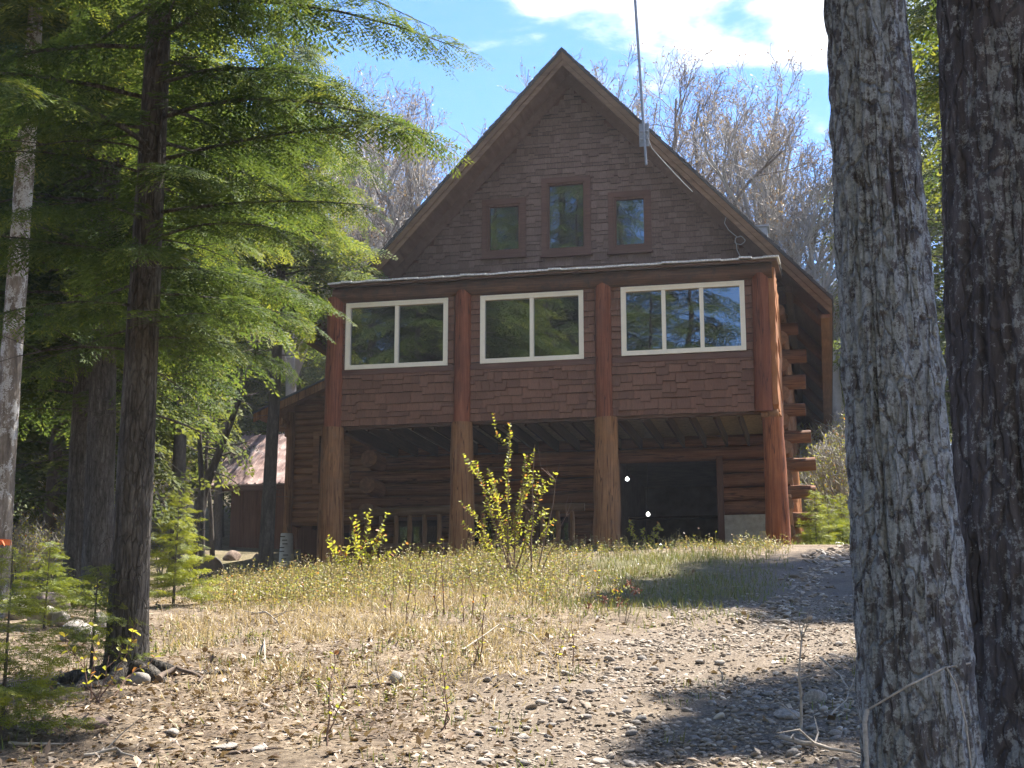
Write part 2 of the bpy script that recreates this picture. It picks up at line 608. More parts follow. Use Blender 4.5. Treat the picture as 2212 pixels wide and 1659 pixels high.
def bark_mat(name, dark, mid, light, lichen=None, lich_amt=0.55, fur=(16, 16, 2.6), bstr=0.9, plates=None, lsc=6):
    m, nt, p, _ = mat(name)
    v = coords(nt, fur)
    g = noise(nt, v, 1.0, 7, 0.66, 0.5)
    f2 = noise(nt, coords(nt, (30, 30, 12)), 1.0, 6, 0.7)
    c = ramp(nt, g, [(0.32, dark), (0.5, mid), (0.70, light)])
    c = mixc(nt, ramp(nt, f2, [(0.40, (0.55, 0.55, 0.55)), (0.62, (0, 0, 0))]), c, dark)
    fis = None
    if plates:
        wv = nd(nt, 'ShaderNodeVectorMath', {0: coords(nt, plates), 1: nd(nt, 'ShaderNodeVectorMath', {0: nd(nt, 'ShaderNodeTexNoise', {'Vector': coords(nt, (9, 9, 5)), 'Scale': 1.0, 'Detail': 4.0}).outputs['Color'], 1: (1.6, 1.6, 1.6)}, operation='MULTIPLY').outputs[0]}, operation='ADD').outputs[0]
        vo_ = nd(nt, 'ShaderNodeTexVoronoi', {'Vector': wv, 'Scale': 1.0}, feature='DISTANCE_TO_EDGE').outputs['Distance']
        fis = ramp(nt, vo_, [(0.0, (.58, .58, .58)), (0.05, (.75, .75, .75)), (0.10, (1, 1, 1))])
    if lichen:
        vo = coords(nt, (lsc, lsc, lsc * .85))
        l1 = noise(nt, vo, 1.0, 10, 0.78, 0.2)
        big = noise(nt, coords(nt, (1.3, 1.3, 0.7)), 1.0, 3, 0.5)
        fine = noise(nt, coords(nt, (90, 90, 80)), 1.0, 6, 0.75)
        s = nd(nt, 'ShaderNodeMath', {0: l1, 1: nd(nt, 'ShaderNodeMath', {0: big, 1: 0.42}, operation='MULTIPLY').outputs[0]}, operation='ADD').outputs[0]
        s = nd(nt, 'ShaderNodeMath', {0: s, 1: nd(nt, 'ShaderNodeMath', {0: fine, 1: 0.26}, operation='MULTIPLY').outputs[0]}, operation='ADD').outputs[0]
        # furrows stay bare
        s = nd(nt, 'ShaderNodeMath', {0: s, 1: nd(nt, 'ShaderNodeMath', {0: g, 1: 0.22}, operation='MULTIPLY').outputs[0]}, operation='ADD').outputs[0]
        k = lich_amt
        fac = ramp(nt, s, [(k, (0, 0, 0)), (k + 0.035, (1, 1, 1))])
        lc = ramp(nt, fine, [(0.30, tuple(x * 0.5 for x in lichen)), (0.5, lichen), (0.72, tuple(min(1, x * 1.45) for x in lichen))])
        c = mixc(nt, fac, c, lc)
    if fis is not None:
        c = mixc(nt, fis, tuple(x * .55 for x in dark), c)
    nt.links.new(c, p.inputs['Base Color'])
    p.inputs['Roughness'].default_value = 0.92
    p.inputs['Specular IOR Level'].default_value = 0.2
    hh = nd(nt, 'ShaderNodeMath', {0: g, 1: nd(nt, 'ShaderNodeMath', {0: f2, 1: 0.5}, operation='MULTIPLY').outputs[0]}, operation='ADD').outputs[0]
    if fis is not None:
        hh = nd(nt, 'ShaderNodeMath', {0: hh, 1: fis}, operation='ADD').outputs[0]
    bump(nt, p, hh, bstr, 0.03)
    M[name] = m


bark_mat('bark_lichen', (0.072, 0.068, 0.070), (0.125, 0.118, 0.121), (0.175, 0.167, 0.169), (0.25, 0.268, 0.275), 0.905, lsc=22, plates=(22, 22, 7))
bark_mat('bark_purple', (0.055, 0.050, 0.052), (0.100, 0.091, 0.094), (0.15, 0.138, 0.14), (0.22, 0.232, 0.236), .99, lsc=20, plates=(18, 18, 4.5))
bark_mat('bark_hemlock', (0.045, 0.038, 0.031), (0.125, 0.108, 0.090), (0.22, 0.198, 0.172), (0.26, 0.25, 0.23), 1.0, fur=(24, 24, 2.4), bstr=1.0, lsc=13, plates=(30, 30, 6))
bark_mat('bark_pale', (0.10, 0.08, 0.06), (0.24, 0.20, 0.16), (0.38, 0.33, 0.27), (0.45, 0.43, 0.40), 0.98, fur=(14, 14, 2.2))
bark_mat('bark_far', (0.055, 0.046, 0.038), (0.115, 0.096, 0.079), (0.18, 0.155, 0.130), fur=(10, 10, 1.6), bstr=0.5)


def leaf_mat(name, stops, trans=0.45, tcol=1.5, rough=0.5, spec=0.35):
    m, nt, p, out = mat(name)
    a = nd(nt, 'ShaderNodeAttribute', attribute_name='tint')
    c = ramp(nt, a.outputs['Fac'], stops)
    nt.links.new(c, p.inputs['Base Color'])
    p.inputs['Roughness'].default_value = rough
    p.inputs['Specular IOR Level'].default_value = spec
    if trans > 0:
        t = nd(nt, 'ShaderNodeBsdfTranslucent')
        tc = mixc(nt, 1.0, c, (tcol, tcol * .93, tcol * 0.5), 'MULTIPLY')
        nt.links.new(tc, t.inputs['Color'])
        mx = nd(nt, 'ShaderNodeMixShader', {0: trans, 1: p.outputs[0], 2: t.outputs[0]})
        nt.links.new(mx.outputs[0], out.inputs[0])
    M[name] = m


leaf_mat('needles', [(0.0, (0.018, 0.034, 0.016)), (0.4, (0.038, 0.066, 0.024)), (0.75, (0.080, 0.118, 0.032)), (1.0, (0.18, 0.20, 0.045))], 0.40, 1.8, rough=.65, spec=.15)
leaf_mat('needles_young', [(0.0, (0.06, 0.090, 0.018)), (0.5, (0.14, 0.175, 0.025)), (1.0, (0.25, 0.26, 0.035))], 0.45, 1.6)
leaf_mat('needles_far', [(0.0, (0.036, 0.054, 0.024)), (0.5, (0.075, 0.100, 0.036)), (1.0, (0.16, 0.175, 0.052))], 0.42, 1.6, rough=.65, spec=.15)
leaf_mat('spring_leaf', [(0.0, (0.17, 0.20, 0.03)), (0.45, (0.26, 0.28, 0.045)), (0.8, (0.32, 0.31, 0.055)), (0.92, (0.36, 0.20, 0.06)), (1.0, (0.38, 0.13, 0.06))], 0.5, 1.5)
leaf_mat('weeds', [(0.0, (0.36, 0.29, 0.18)), (0.34, (0.30, 0.25, 0.14)), (0.42, (0.12, 0.15, 0.035)), (0.7, (0.20, 0.22, 0.05)), (0.92, (0.34, 0.30, 0.06)), (1.0, (0.38, 0.18, 0.07))], 0.38, 1.4)
leaf_mat('dry_grass', [(0.0, (0.22, 0.165, 0.10)), (0.5, (0.40, 0.315, 0.20)), (1.0, (0.56, 0.47, 0.32))], 0.25, 1.2)
leaf_mat('green_grass', [(0.0, (0.22, 0.18, 0.09)), (0.3, (0.13, 0.135, 0.045)), (0.65, (0.14, 0.175, 0.04)), (1.0, (0.24, 0.26, 0.07))], 0.35, 1.3)
leaf_mat('litter', [(0.0, (0.075, 0.048, 0.030)), (0.4, (0.19, 0.13, 0.082)), (0.75, (0.33, 0.25, 0.17)), (1.0, (0.50, 0.42, 0.32))], 0.12, 1.1)
leaf_mat('stone_tint', [(0.0, (0.10, 0.080, 0.062)), (0.4, (0.24, 0.195, 0.150)), (0.8, (0.38, 0.320, 0.255)), (1.0, (0.52, 0.46, 0.38))], 0, rough=0.9, spec=0.15)
leaf_mat('buds', [(0.0, (0.20, 0.12, 0.085)), (1.0, (0.32, 0.24, 0.15))], 0.3, 1.1)


def stone_mat(name, a, b, c_):
    m, nt, p, _ = mat(name)
    g = noise(nt, coords(nt), 5.0, 8, 0.7)
    oi = nd(nt, 'ShaderNodeObjectInfo')
    c = ramp(nt, g, [(0.3, a), (0.52, b), (0.72, c_)])
    c = mixc(nt, nd(nt, 'ShaderNodeMath', {0: oi.outputs['Random'], 1: 0.5}, operation='MULTIPLY').outputs[0], c, (0.17, 0.155, 0.145))
    nt.links.new(c, p.inputs['Base Color'])
    p.inputs['Roughness'].default_value = 0.9
    p.inputs['Specular IOR Level'].default_value = 0.25
    bump(nt, p, g, 0.5, 0.02)
    M[name] = m


stone_mat('stone', (0.17, 0.148, 0.125), (0.31, 0.275, 0.235), (0.47, 0.43, 0.38))
stone_mat('stone_brown', (0.10, 0.07, 0.055), (0.22, 0.155, 0.12), (0.33, 0.25, 0.20))


def ground_mat():
    m, nt, p, _ = mat('ground_soil')
    v = coords(nt, (1, 1, 1), rnd=False)
    n1 = noise(nt, v, 1.4, 8, 0.7)
    n2 = noise(nt, v, 14, 7, 0.72)
    n3 = noise(nt, v, 60, 5, 0.7)
    litter = ramp(nt, n2, [(0.32, (0.075, 0.054, 0.036)), (0.5, (0.21, 0.160, 0.108)), (0.66, (0.38, 0.305, 0.215))])
    soil = ramp(nt, n2, [(0.3, (0.060, 0.044, 0.032)), (0.7, (0.16, 0.12, 0.085))])
    c = mixc(nt, ramp(nt, n1, [(0.42, (0, 0, 0)), (0.62, (1, 1, 1))]), litter, soil)
    gv = ramp(nt, n3, [(0.32, (0.060, 0.046, 0.034)), (0.5, (0.165, 0.130, 0.096)), (0.70, (0.36, 0.30, 0.235))])
    ga = nd(nt, 'ShaderNodeAttribute', attribute_name='gravel')
    c = mixc(nt, ga.outputs['Fac'], c, gv)
    gr = nd(nt, 'ShaderNodeAttribute', attribute_name='green')
    gc = ramp(nt, n2, [(0.3, (0.055, 0.058, 0.022)), (0.7, (0.15, 0.150, 0.055))])
    c = mixc(nt, gr.outputs['Fac'], c, gc)
    nt.links.new(c, p.inputs['Base Color'])
    p.inputs['Roughness'].default_value = 0.95
    p.inputs['Specular IOR Level'].default_value = 0.15
    h = nd(nt, 'ShaderNodeMath', {0: n2, 1: nd(nt, 'ShaderNodeMath', {0: n3, 1: 0.5}, operation='MULTIPLY').outputs[0]}, operation='ADD').outputs[0]
    bump(nt, p, h, 0.9, 0.03)
    M['ground_soil'] = m


ground_mat()

# ------------------------------------------------------------------ ground
def build_ground():
    rs = np.concatenate([-np.geomspace(420, 14, 26), np.arange(-13, -6, 0.25), np.arange(-6, 7, 0.075), np.arange(7, 14, 0.25), np.geomspace(14, 420, 26)])
    ts = np.concatenate([-np.geomspace(200, 4, 14), np.arange(-3, 6, 0.3), np.arange(6, 22, 0.075), np.arange(22, 50, 0.35), np.geomspace(50, 620, 26)])
    Rr, Tt = np.meshgrid(rs, ts)
    X, Y = rt_to_xy(Rr, Tt)
    Z = ground(X, Y)
    g = drive_mask(Rr, Tt)
    fine = np.clip((24 - Tt) / 4, 0, 1) * np.clip((Tt - 5) / 1, 0, 1)
    Z = Z + 0.012 * fbm(X * 6, Y * 6, 0, 31, 3) * fine
    V = np.stack([X.ravel(), Y.ravel(), Z.ravel()], 1)
    nr, ntt = len(rs), len(ts)
    i = np.arange(ntt - 1)[:, None] * nr + np.arange(nr - 1)[None]
    Fq = np.stack([i, i + 1, i + nr + 1, i + nr], -1).reshape(-1, 4)
    me = np_mesh('ground', V, Fq, M['ground_soil'], smooth=True)
    a = me.attributes.new('gravel', 'FLOAT', 'POINT')
    gm = np.clip(g * 1.25, 0, 1) * np.clip(0.85 + 0.5 * fbm(X * 0.8, Y * 0.8, 0, 77, 3), 0.15, 1)
    a.data.foreach_set('value', gm.ravel().astype(np.float32))
    # green: the lawn right of the house, the rise beside the ruts, moss in the wood
    lawn = np.clip((Rr - 3.0) / 1.5, 0, 1) * np.clip((Tt - 24.5) / 1.0, 0, 1)
    rise = np.clip(1 - ((Rr - 2.0) / 1.6) ** 2, 0, 1) * np.clip((Tt - 13.5) / 2, 0, 1) * np.clip((23 - Tt) / 2, 0, 1) * 0.75
    wood_ = np.clip((Tt - 24) / 8, 0, 1) * 0.5
    gn = np.clip(np.maximum(np.maximum(lawn, rise), wood_) + 0.35 * fbm(X, Y, 0, 91, 3), 0, 1) * (1 - 0.7 * g)
    b = me.attributes.new('green', 'FLOAT', 'POINT')
    b.data.foreach_set('value', np.clip(gn - 0.12, 0, 1).ravel().astype(np.float32))
    o = link('ground', me)
    tag(o, 'sloping ground of leaf litter, soil and gravel', kind='structure')


build_ground()

# ================================================================== the log house
HO = Vector((-4.95, 25.0, 3.75))
house = empty('log_house', HO, label='brown shingled log house with steep gable and raised front porch', cat='house')


def part(mb, name, mats, parent=house, tint=False):
    return mb.build(name, mats, parent, HO, tint)


def subpart(mb, name, mats, parent, tint=False):
    return mb.build(name, mats, parent, HO, tint)      # every part keeps its origin at the house origin


YP = 25.0                      # porch front
YM = 28.4                      # gable wall plane
POSTX = (-8.95, -6.44, -3.79, -0.95)
ZS, ZT, ZB, ZR = 6.11, 7.20, 8.53, 8.80      # shingle foot, sill trim, beam foot, roof edge


def log(p0, p1, r, seed, n=14, m='log_x', name='log', parent=house, wob=0.05, taper=0.0, segs=7):
    rd = random.Random(seed)
    p0, p1 = Vector(p0), Vector(p1)
    ax = (p1 - p0).normalized(); s1 = ax.orthogonal().normalized(); s2 = ax.cross(s1)
    pts, rad = [], []
    for i in range(segs + 1):
        f = i / segs
        w = 0.03 * r / 0.15 * (0.35 if abs(ax.z) > .7 else 1)
        pts.append(p0.lerp(p1, f) + s1 * rd.uniform(-w, w) * .5 + s2 * rd.uniform(-w, w) * .5)
        rad.append(r * (1 + taper * (f - .5) + rd.uniform(-.02, .02)))
    mb = MB(); mb.tube(pts, rad, n, wob=wob, seed=seed, capm=1)
    return mb.build(name, [M[m], M['end_grain']], parent, HO)


# --- posts: a red upper length on a thicker tan foot
for i, x in enumerate(POSTX):
    hi = 8.60
    log((x, YP, ZS - 0.02), (x + 0.01, YP, hi), (0.165, 0.155, 0.15, 0.155)[i], 20 + i, 16, 'post_red', 'upper_post', wob=0.06, taper=-0.08, segs=9)
for i, x in enumerate(POSTX):
    r = (0.235, 0.225, 0.235, 0.20)[i]
    log((x + (0.02, 0.01, 0.02, 0.18)[i], YP, 3.1), (x + (0.0, 0.0, 0.03, 0.14)[i], YP, ZS - 0.02 + (0.0, 0, 0, -0.12)[i]), r, 30 + i, 18, 'post_orange' if i == 3 else 'post_tan', 'lower_post', wob=0.09, taper=-0.24, segs=9)

# --- porch wall backing with window openings
WIN = ((-8.70, -6.74, 7.21, 8.46, 2), (-6.07, -4.17, 7.21, 8.46, 2), (-3.43, -1.24, 7.23, 8.47, 3))
mb = MB()
mb.box((-8.9, YP + .02, ZS), (-0.88, YP + .14, ZT))
mb.box((-8.9, YP + .02, 8.46), (-0.88, YP + .14, 8.62))
xs = [-8.9] + [v for w in WIN for v in (w[0], w[1])] + [-0.88]
for a, b in zip(xs[0::2], xs[1::2]):
    mb.box((a, YP + .02, ZT), (b, YP + .14, 8.46))
pw = part(mb, 'porch_wall', M['trim_z'])
# --- shingles
SH_W = [0.09, 0.11, 0.13, 0.155, 0.18, 0.205, 0.23, 0.26]
SH_EXP = 0.153


def shingle_verts(w, rd):
    j = lambda: rd.uniform(-.006, .006)
    h = 0.215
    b0, b1 = j(), j()
    return [(0.001, -0.046, b0), (w - .002, -0.046, b1), (w - .002, -0.004, h), (0.001, -0.004, h), (0.001, 0.0, b0), (w - .002, 0.0, b1), (w - .002, 0.0, h), (0.001, 0.0, h)]


plain('shingle_butt_shade', (0.030, 0.017, 0.012), 0.9)  # dark end grain, near black to paint the shadow line under each course
SH_F = ((0, 1, 2, 3), (5, 4, 7, 6), (1, 5, 6, 2), (4, 0, 3, 7), (0, 4, 5, 1), (3, 2, 6, 7))
rd = random.Random(3)
SH_ME = []
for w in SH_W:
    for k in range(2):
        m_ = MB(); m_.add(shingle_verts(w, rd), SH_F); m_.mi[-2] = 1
        SH_ME.append((w, m_.mesh('shingle', [M['shingle_porch'], M['shingle_butt_shade']])))


def shingle_rows(x0, x1, z0, z1, rd, top_clip=0.06):
    """yields (x, z, width, drop) for a staggered field"""
    z = z0
    while z < z1 - 0.03:
        x = x0 - (rd.random() * 0.05 if z > z0 else 0)
        run, dr = 0, 0.0
        while x < x1 - 0.03:
            w = rd.choice(SH_W)
            if x + w > x1: w = min(SH_W, key=lambda q: abs(q - (x1 - x)))
            if run <= 0:
                dr = rd.choice((0, 0, 0.0, 0.05, 0.065)) if z > z0 + 0.01 else 0.0
                run = rd.choice((1, 1, 2, 3))
            run -= 1
            yield x, z - dr + rd.uniform(-.004, .004), w, dr
            x += w
        z += SH_EXP


panels = ((-8.80, -6.60), (-6.28, -3.94), (-3.63, -1.01))
cnt = 0
for a, b in panels:
    for x, z, w, dr in shingle_rows(a, b, ZS, ZT - 0.10, rd):
        me = rd.choice([m for ww, m in SH_ME if ww == w])
        o = link('shingle', me, pw)
        o.location = Vector((x, YP + 0.018 - (0.007 if dr else 0) - rd.uniform(0, .004), z)) - HO
        o.rotation_euler = (rd.uniform(-.01, .01), rd.uniform(-.012, .012), 0)
        cnt += 1
print('porch shingles', cnt)
mb = MB()
for i, (a, b) in enumerate(panels):
    w = WIN[i]
    for u, v in ((a, w[0] - 0.01), (w[1] + 0.01, b)):
        if v - u < 0.05: continue
        for x, z, ww, dr in shingle_rows(u, v, ZT + .02, 8.50, rd):
            ww = min(ww, v - x)
            if ww < .03: continue
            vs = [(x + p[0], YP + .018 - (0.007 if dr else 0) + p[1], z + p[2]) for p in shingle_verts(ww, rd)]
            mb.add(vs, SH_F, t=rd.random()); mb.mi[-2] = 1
o = subpart(mb, 'window_side_shingles', [M['shingle_porch'], M['shingle_butt_shade']], pw, True); o['kind'] = 'stuff'
for a, b in panels:
    mb = MB(); mb.box((a, YP - .035, ZT - 0.115), (b, YP + .01, ZT - 0.012))
    part(mb, 'trim_board', M['trim_red'])

# --- porch windows
for (x0, x1, z0, z1, n) in WIN:
    mb = MB(); fw = 0.065; ya, yb = YP - 0.045, YP + 0.05
    mb.box((x0, ya, z0), (x1, yb, z0 + fw)); mb.box((x0, ya, z1 - fw), (x1, yb, z1))
    mb.box((x0, ya, z0 + fw), (x0 + fw, yb, z1 - fw)); mb.box((x1 - fw, ya, z0 + fw), (x1, yb, z1 - fw))
    e = 0.022          # a thin raised outer lip
    mb.box((x0 - e, ya - .012, z0 - e), (x1 + e, ya + .02, z0 + .012)); mb.box((x0 - e, ya - .012, z1 - .012), (x1 + e, ya + .02, z1 + e))
    mb.box((x0 - e, ya - .012, z0 + .012), (x0 + .012, ya + .02, z1 - .012)); mb.box((x1 - .012, ya - .012, z0 + .012), (x1 + e, ya + .02, z1 - .012))
    wf = part(mb, 'window', M['white_vinyl'])
    xs = [x0 + fw + (x1 - x0 - 2 * fw) * k / n for k in range(n + 1)]
    for k in range(1, n):
        m_ = MB(); m_.box((xs[k] - .035, ya + .012, z0 + fw + .001), (xs[k] + .035, yb - .012, z1 - fw - .001))
        subpart(m_, 'mullion', M['white_vinyl'], wf)
    for k in range(n):
        m_ = MB(); yy = YP + .012 + .014 * (k % 2)
        m_.box((xs[k], yy, z0 + fw - .01), (xs[k + 1], yy + .006, z1 - fw + .01))
        subpart(m_, 'pane', M['window_glass'], wf)

# --- beam over the windows, porch roof
log((-8.97, YP - .02, 8.655), (-0.72, YP - .02, 8.655), 0.145, 51, 14, 'beam_x', 'beam', wob=.04)
mb = MB()
yf, yb = 24.72, 28.36
for k in range(2):
    pass
mb.add([(-8.98, yf, 8.76), (-0.62, yf, 8.76), (-0.62, yb, 9.42), (-8.98, yb, 9.42), (-8.98, yf, 8.80), (-0.62, yf, 8.80), (-0.62, yb, 9.47), (-8.98, yb, 9.47)],
       ((0, 3, 2, 1), (4, 5, 6, 7), (0, 1, 5, 4), (1, 2, 6, 5), (2, 3, 7, 6), (3, 0, 4, 7)))
pr = part(mb, 'porch_roof', M['soffit_y'])
rd = random.Random(9)
mb = MB()
x = -9.0
while x < -0.60:                       # curled edge of the roofing, course by course, painted pale as if sunlit
    w = rd.uniform(.20, .34); d = rd.uniform(0, .04); l = rd.uniform(-.012, .016)
    y0 = yf - .05 - d; x1 = min(x + w - .004, -0.585)
    mb.add([(x, y0, 8.803 + l), (x1, y0, 8.803 + l * .4), (x1, yf + 1.2, 9.025), (x, yf + 1.2, 9.025), (x, y0, 8.835 + l), (x1, y0, 8.835 + l * .4), (x1, yf + 1.2, 9.055), (x, yf + 1.2, 9.055)],
           ((0, 3, 2, 1), (4, 5, 6, 7), (0, 1, 5, 4), (1, 2, 6, 5), (2, 3, 7, 6), (3, 0, 4, 7)), t=rd.random())
    x += w
subpart(mb, 'roofing_edge', M['sunlit_edge'], pr, True)
mb = MB(); mb.add([(-8.99, yf + 1.15, 9.046), (-0.6, yf + 1.15, 9.046), (-0.6, yb, 9.478), (-8.99, yb, 9.478), (-8.99, yf + 1.15, 9.076), (-0.6, yf + 1.15, 9.076), (-0.6, yb, 9.51), (-8.99, yb, 9.51)],
                  ((0, 3, 2, 1), (4, 5, 6, 7), (0, 1, 5, 4), (1, 2, 6, 5), (2, 3, 7, 6), (3, 0, 4, 7)))
subpart(mb, 'roofing', M['asphalt_shingle'], pr)

# --- right end of the porch: upright live-edge slabs, left end plain
rd = random.Random(12)
for k in range(8):
    y0 = YP - .02 + k * .41; y1 = min(y0 + .40, 28.2)
    mb = MB(); n = 9; vs = []
    for i in range(n + 1):
        z = ZS + .1 + (8.72 - ZS - .1) * i / n
        vs += [(-0.79, y0 + rd.uniform(-.02, .02), z), (-0.69 + rd.uniform(-.025, .025), y0 + rd.uniform(-.02, .02), z), (-0.69 + rd.uniform(-.025, .025), y1 + rd.uniform(-.02, .01), z), (-0.79, y1, z)]
    fs = []
    for i in range(n):
        for q in range(4):
            fs.append((i * 4 + q, i * 4 + (q + 1) % 4, (i + 1) * 4 + (q + 1) % 4, (i + 1) * 4 + q))
    fs += [(3, 2, 1, 0), (n * 4, n * 4 + 1, n * 4 + 2, n * 4 + 3)]
    mb.add(vs, fs)
    part(mb, 'slab_board', M['live_edge'])
mb = MB(); mb.box((-9.02, YP + .14, ZS), (-8.92, 28.3, 8.70)); part(mb, 'porch_end_wall', M['trim_z'])

# --- porch floor and joists
mb = MB(); mb.box((-8.95, YP + .16, 6.24), (-0.82, 28.3, 6.28)); part(mb, 'porch_floor', M['osb'])
rd = random.Random(4)
nj = 19
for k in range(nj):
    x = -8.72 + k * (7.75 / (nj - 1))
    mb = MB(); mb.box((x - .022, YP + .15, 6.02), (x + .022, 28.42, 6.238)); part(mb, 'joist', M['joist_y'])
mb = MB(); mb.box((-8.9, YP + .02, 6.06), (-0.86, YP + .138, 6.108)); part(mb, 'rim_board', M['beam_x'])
# rough stub of floor edge over the right post
mb = MB(); mb.tube([(-1.0, YP + .02, 6.03), (-0.70, YP + .02, 6.03)], [.09, .10], 12, wob=.1, seed=3); part(mb, 'beam_stub', M['post_tan'])

# --- front log wall (courses of one wall alternate with courses of the side walls)
CO = 0.277
rd = random.Random(5)
for k in range(-6, 17):
    z = 5.09 + k * CO - 0.554
    if z < 3.7 or z > 8.75: continue
    even = (k % 2 == 0)
    r = 0.140 + rd.uniform(-.014, .008)
    xr = (-0.11 + rd.uniform(-.09, .06) - .012 * max(0, k)) if even else -0.62
    xl = -9.75 if even else -9.35
    y = YM + .20
    if z + r > 5.86:
        log((xl, y, z), (xr, y, z), r, 100 + k, 14)
    else:
        log((xl, y, z), (-4.06, y, z), r, 100 + k, 14)
        if z > 4.78: log((-2.04, y, z), (xr, y, z), r, 140 + k, 14)
        elif even and k >= -1: log((-0.95, y, z), (xr, y, z), r, 140 + k, 14)
    # side walls, right and left
    if even:
        log((-0.78, y + .17, z + CO * .0), (-0.78, 46.2, z), r, 180 + k, 12, 'log_y')
        log((-9.15, y + .17, z), (-9.15, 46.2, z), r, 220 + k, 10, 'log_y')
    else:
        log((-0.70, YM - .28 + rd.uniform(-.06, .06), z), (-0.78, 46.2, z), r, 180 + k, 12, 'log_y')
        log((-9.15, YM - .62 + rd.uniform(-.05, .05), z), (-9.15, 46.2, z), r * 1.25, 220 + k, 14, 'log_y')
# sun-weathered braces standing against the right wall
for k, (y0, x0) in enumerate(((28.2, -0.62), (28.75, -0.52), (29.5, -0.5), (30.4, -0.52), (31.6, -0.5))):
    log((x0, y0, 3.75), (x0 - .1, y0 + .05, (5.0, 4.9, 5.2, 6.0, 5.6)[k]), .11 + .02 * (k % 2), 300 + k, 10, 'live_edge', 'slab_post', wob=.2)
# garage: jamb boards, foundation, floor, dark interior
mb = MB(); mb.box((-2.06, YM + .02, 3.7), (-1.93, YM + .3, 5.84)); part(mb, 'door_jamb', M['trim_z'])
mb = MB(); mb.box((-4.12, YM + .02, 3.7), (-4.03, YM + .3, 5.84)); part(mb, 'door_jamb', M['trim_z'])
mb = MB(); mb.box((-1.93, YM + .06, 3.5), (-0.92, YM + .36, 4.655)); part(mb, 'foundation', M['concrete'])
mb = MB(); mb.box((-9.1, YM + .1, 2.9), (-0.9, 46, 3.72)); part(mb, 'floor_slab', M['concrete'])
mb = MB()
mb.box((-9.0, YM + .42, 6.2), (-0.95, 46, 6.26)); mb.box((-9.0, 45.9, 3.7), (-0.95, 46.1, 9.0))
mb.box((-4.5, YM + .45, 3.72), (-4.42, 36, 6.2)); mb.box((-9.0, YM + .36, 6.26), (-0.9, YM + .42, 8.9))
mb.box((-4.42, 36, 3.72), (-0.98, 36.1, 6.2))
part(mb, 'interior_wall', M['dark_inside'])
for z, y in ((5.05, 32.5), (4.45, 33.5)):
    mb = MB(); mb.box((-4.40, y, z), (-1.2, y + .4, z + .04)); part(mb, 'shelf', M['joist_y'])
# basement window behind the railing
for (x0, x1) in ((-8.75, -7.75), (-7.35, -6.6), (-5.75, -5.0)):
    mb = MB(); mb.box((x0, YM - .02, 4.0), (x1, YM + .04, 4.75)); wf = part(mb, 'window', M['trim_red'])
    mb = MB(); mb.box((x0 + .07, YM - .026, 4.07), (x1 - .07, YM - .02, 4.68)); subpart(mb, 'pane', M['window_glass'], wf)
# railing in front of it
mb = MB(); mb.tube([(-9.1, 27.3, 4.74), (-6.8, 27.3, 4.77), (-4.55, 27.3, 4.75)], [.085, .09, .08], 12, wob=.06); ral = part(mb, 'railing', M['rail_x'])
mb = MB(); mb.tube([(-9.1, 27.3, 4.04), (-4.55, 27.3, 4.04)], .075, 12, wob=.06); subpart(mb, 'lower_rail', M['rail_x'], ral)
x = -9.0; q = 0
while x < -4.6:
    mb = MB(); mb.tube([(x, 27.3, 4.08), (x + .01, 27.3, 4.4), (x, 27.3, 4.70)], [.045, .052, .04], 9, wob=.1, seed=q); subpart(mb, 'baluster', M['baluster'], ral)
    x += .30 + .02 * math.sin(q * 2.3); q += 1

# --- gable wall and its shingles
AX, AZ = -4.95, 14.43
SL = 5.68 / 5.27                        # roof slope
UN = 0.34                               # roof thickness measured down from the top edge


def roof_z(x, drop=0.0):
    return AZ - drop - SL * abs(x - AX)


mb = MB()
zb = 8.9; hw = (AZ - UN - zb) / SL
GW = ((-6.87, -5.95, 10.27, 11.52), (-5.57, -4.55, 10.23, 11.91), (-4.14, -3.27, 10.21, 11.49))
y0, y1 = YM, YM + .12
# sill band, then strips between the windows up to the slope
mb.add([(AX - hw, y0, zb), (AX + hw, y0, zb), (AX + (AZ - UN - 10.2) / SL, y0, 10.2), (AX - (AZ - UN - 10.2) / SL, y0, 10.2)], ((0, 1, 2, 3),))
zz = AZ - UN
edges = [AX - (zz - 10.2) / SL] + [v for w in GW for v in (w[0], w[1])] + [AX + (zz - 10.2) / SL]
tops = {-6.87: 11.52}
for a, b in zip(edges[0::2], edges[1::2]):
    pts = [(a, 10.2), (b, 10.2), (b, max(10.2, roof_z(b, UN)))]
    if a < AX < b: pts.append((AX, zz))
    pts.append((a, max(10.2, roof_z(a, UN))))
    pts = [p for i, p in enumerate(pts) if i == 0 or p != pts[i - 1]]
    mb.add([(p[0], y0, p[1]) for p in pts], (tuple(range(len(pts))),))
for (a, b, za, zc) in GW:
    mb.add([(a, y0, 10.2), (b, y0, 10.2), (b, y0, za + .02), (a, y0, za + .02)], ((0, 1, 2, 3),))
    pts = [(a, zc - .02), (b, zc - .02), (b, roof_z(b, UN))]
    if a < AX < b: pts.append((AX, zz))
    pts.append((a, roof_z(a, UN)))
    mb.add([(p[0], y0, p[1]) for p in pts], (tuple(range(len(pts))),))
gwall = part(mb, 'gable_wall', M['trim_z'])
mb = MB(); rd = random.Random(21)
z = 9.2
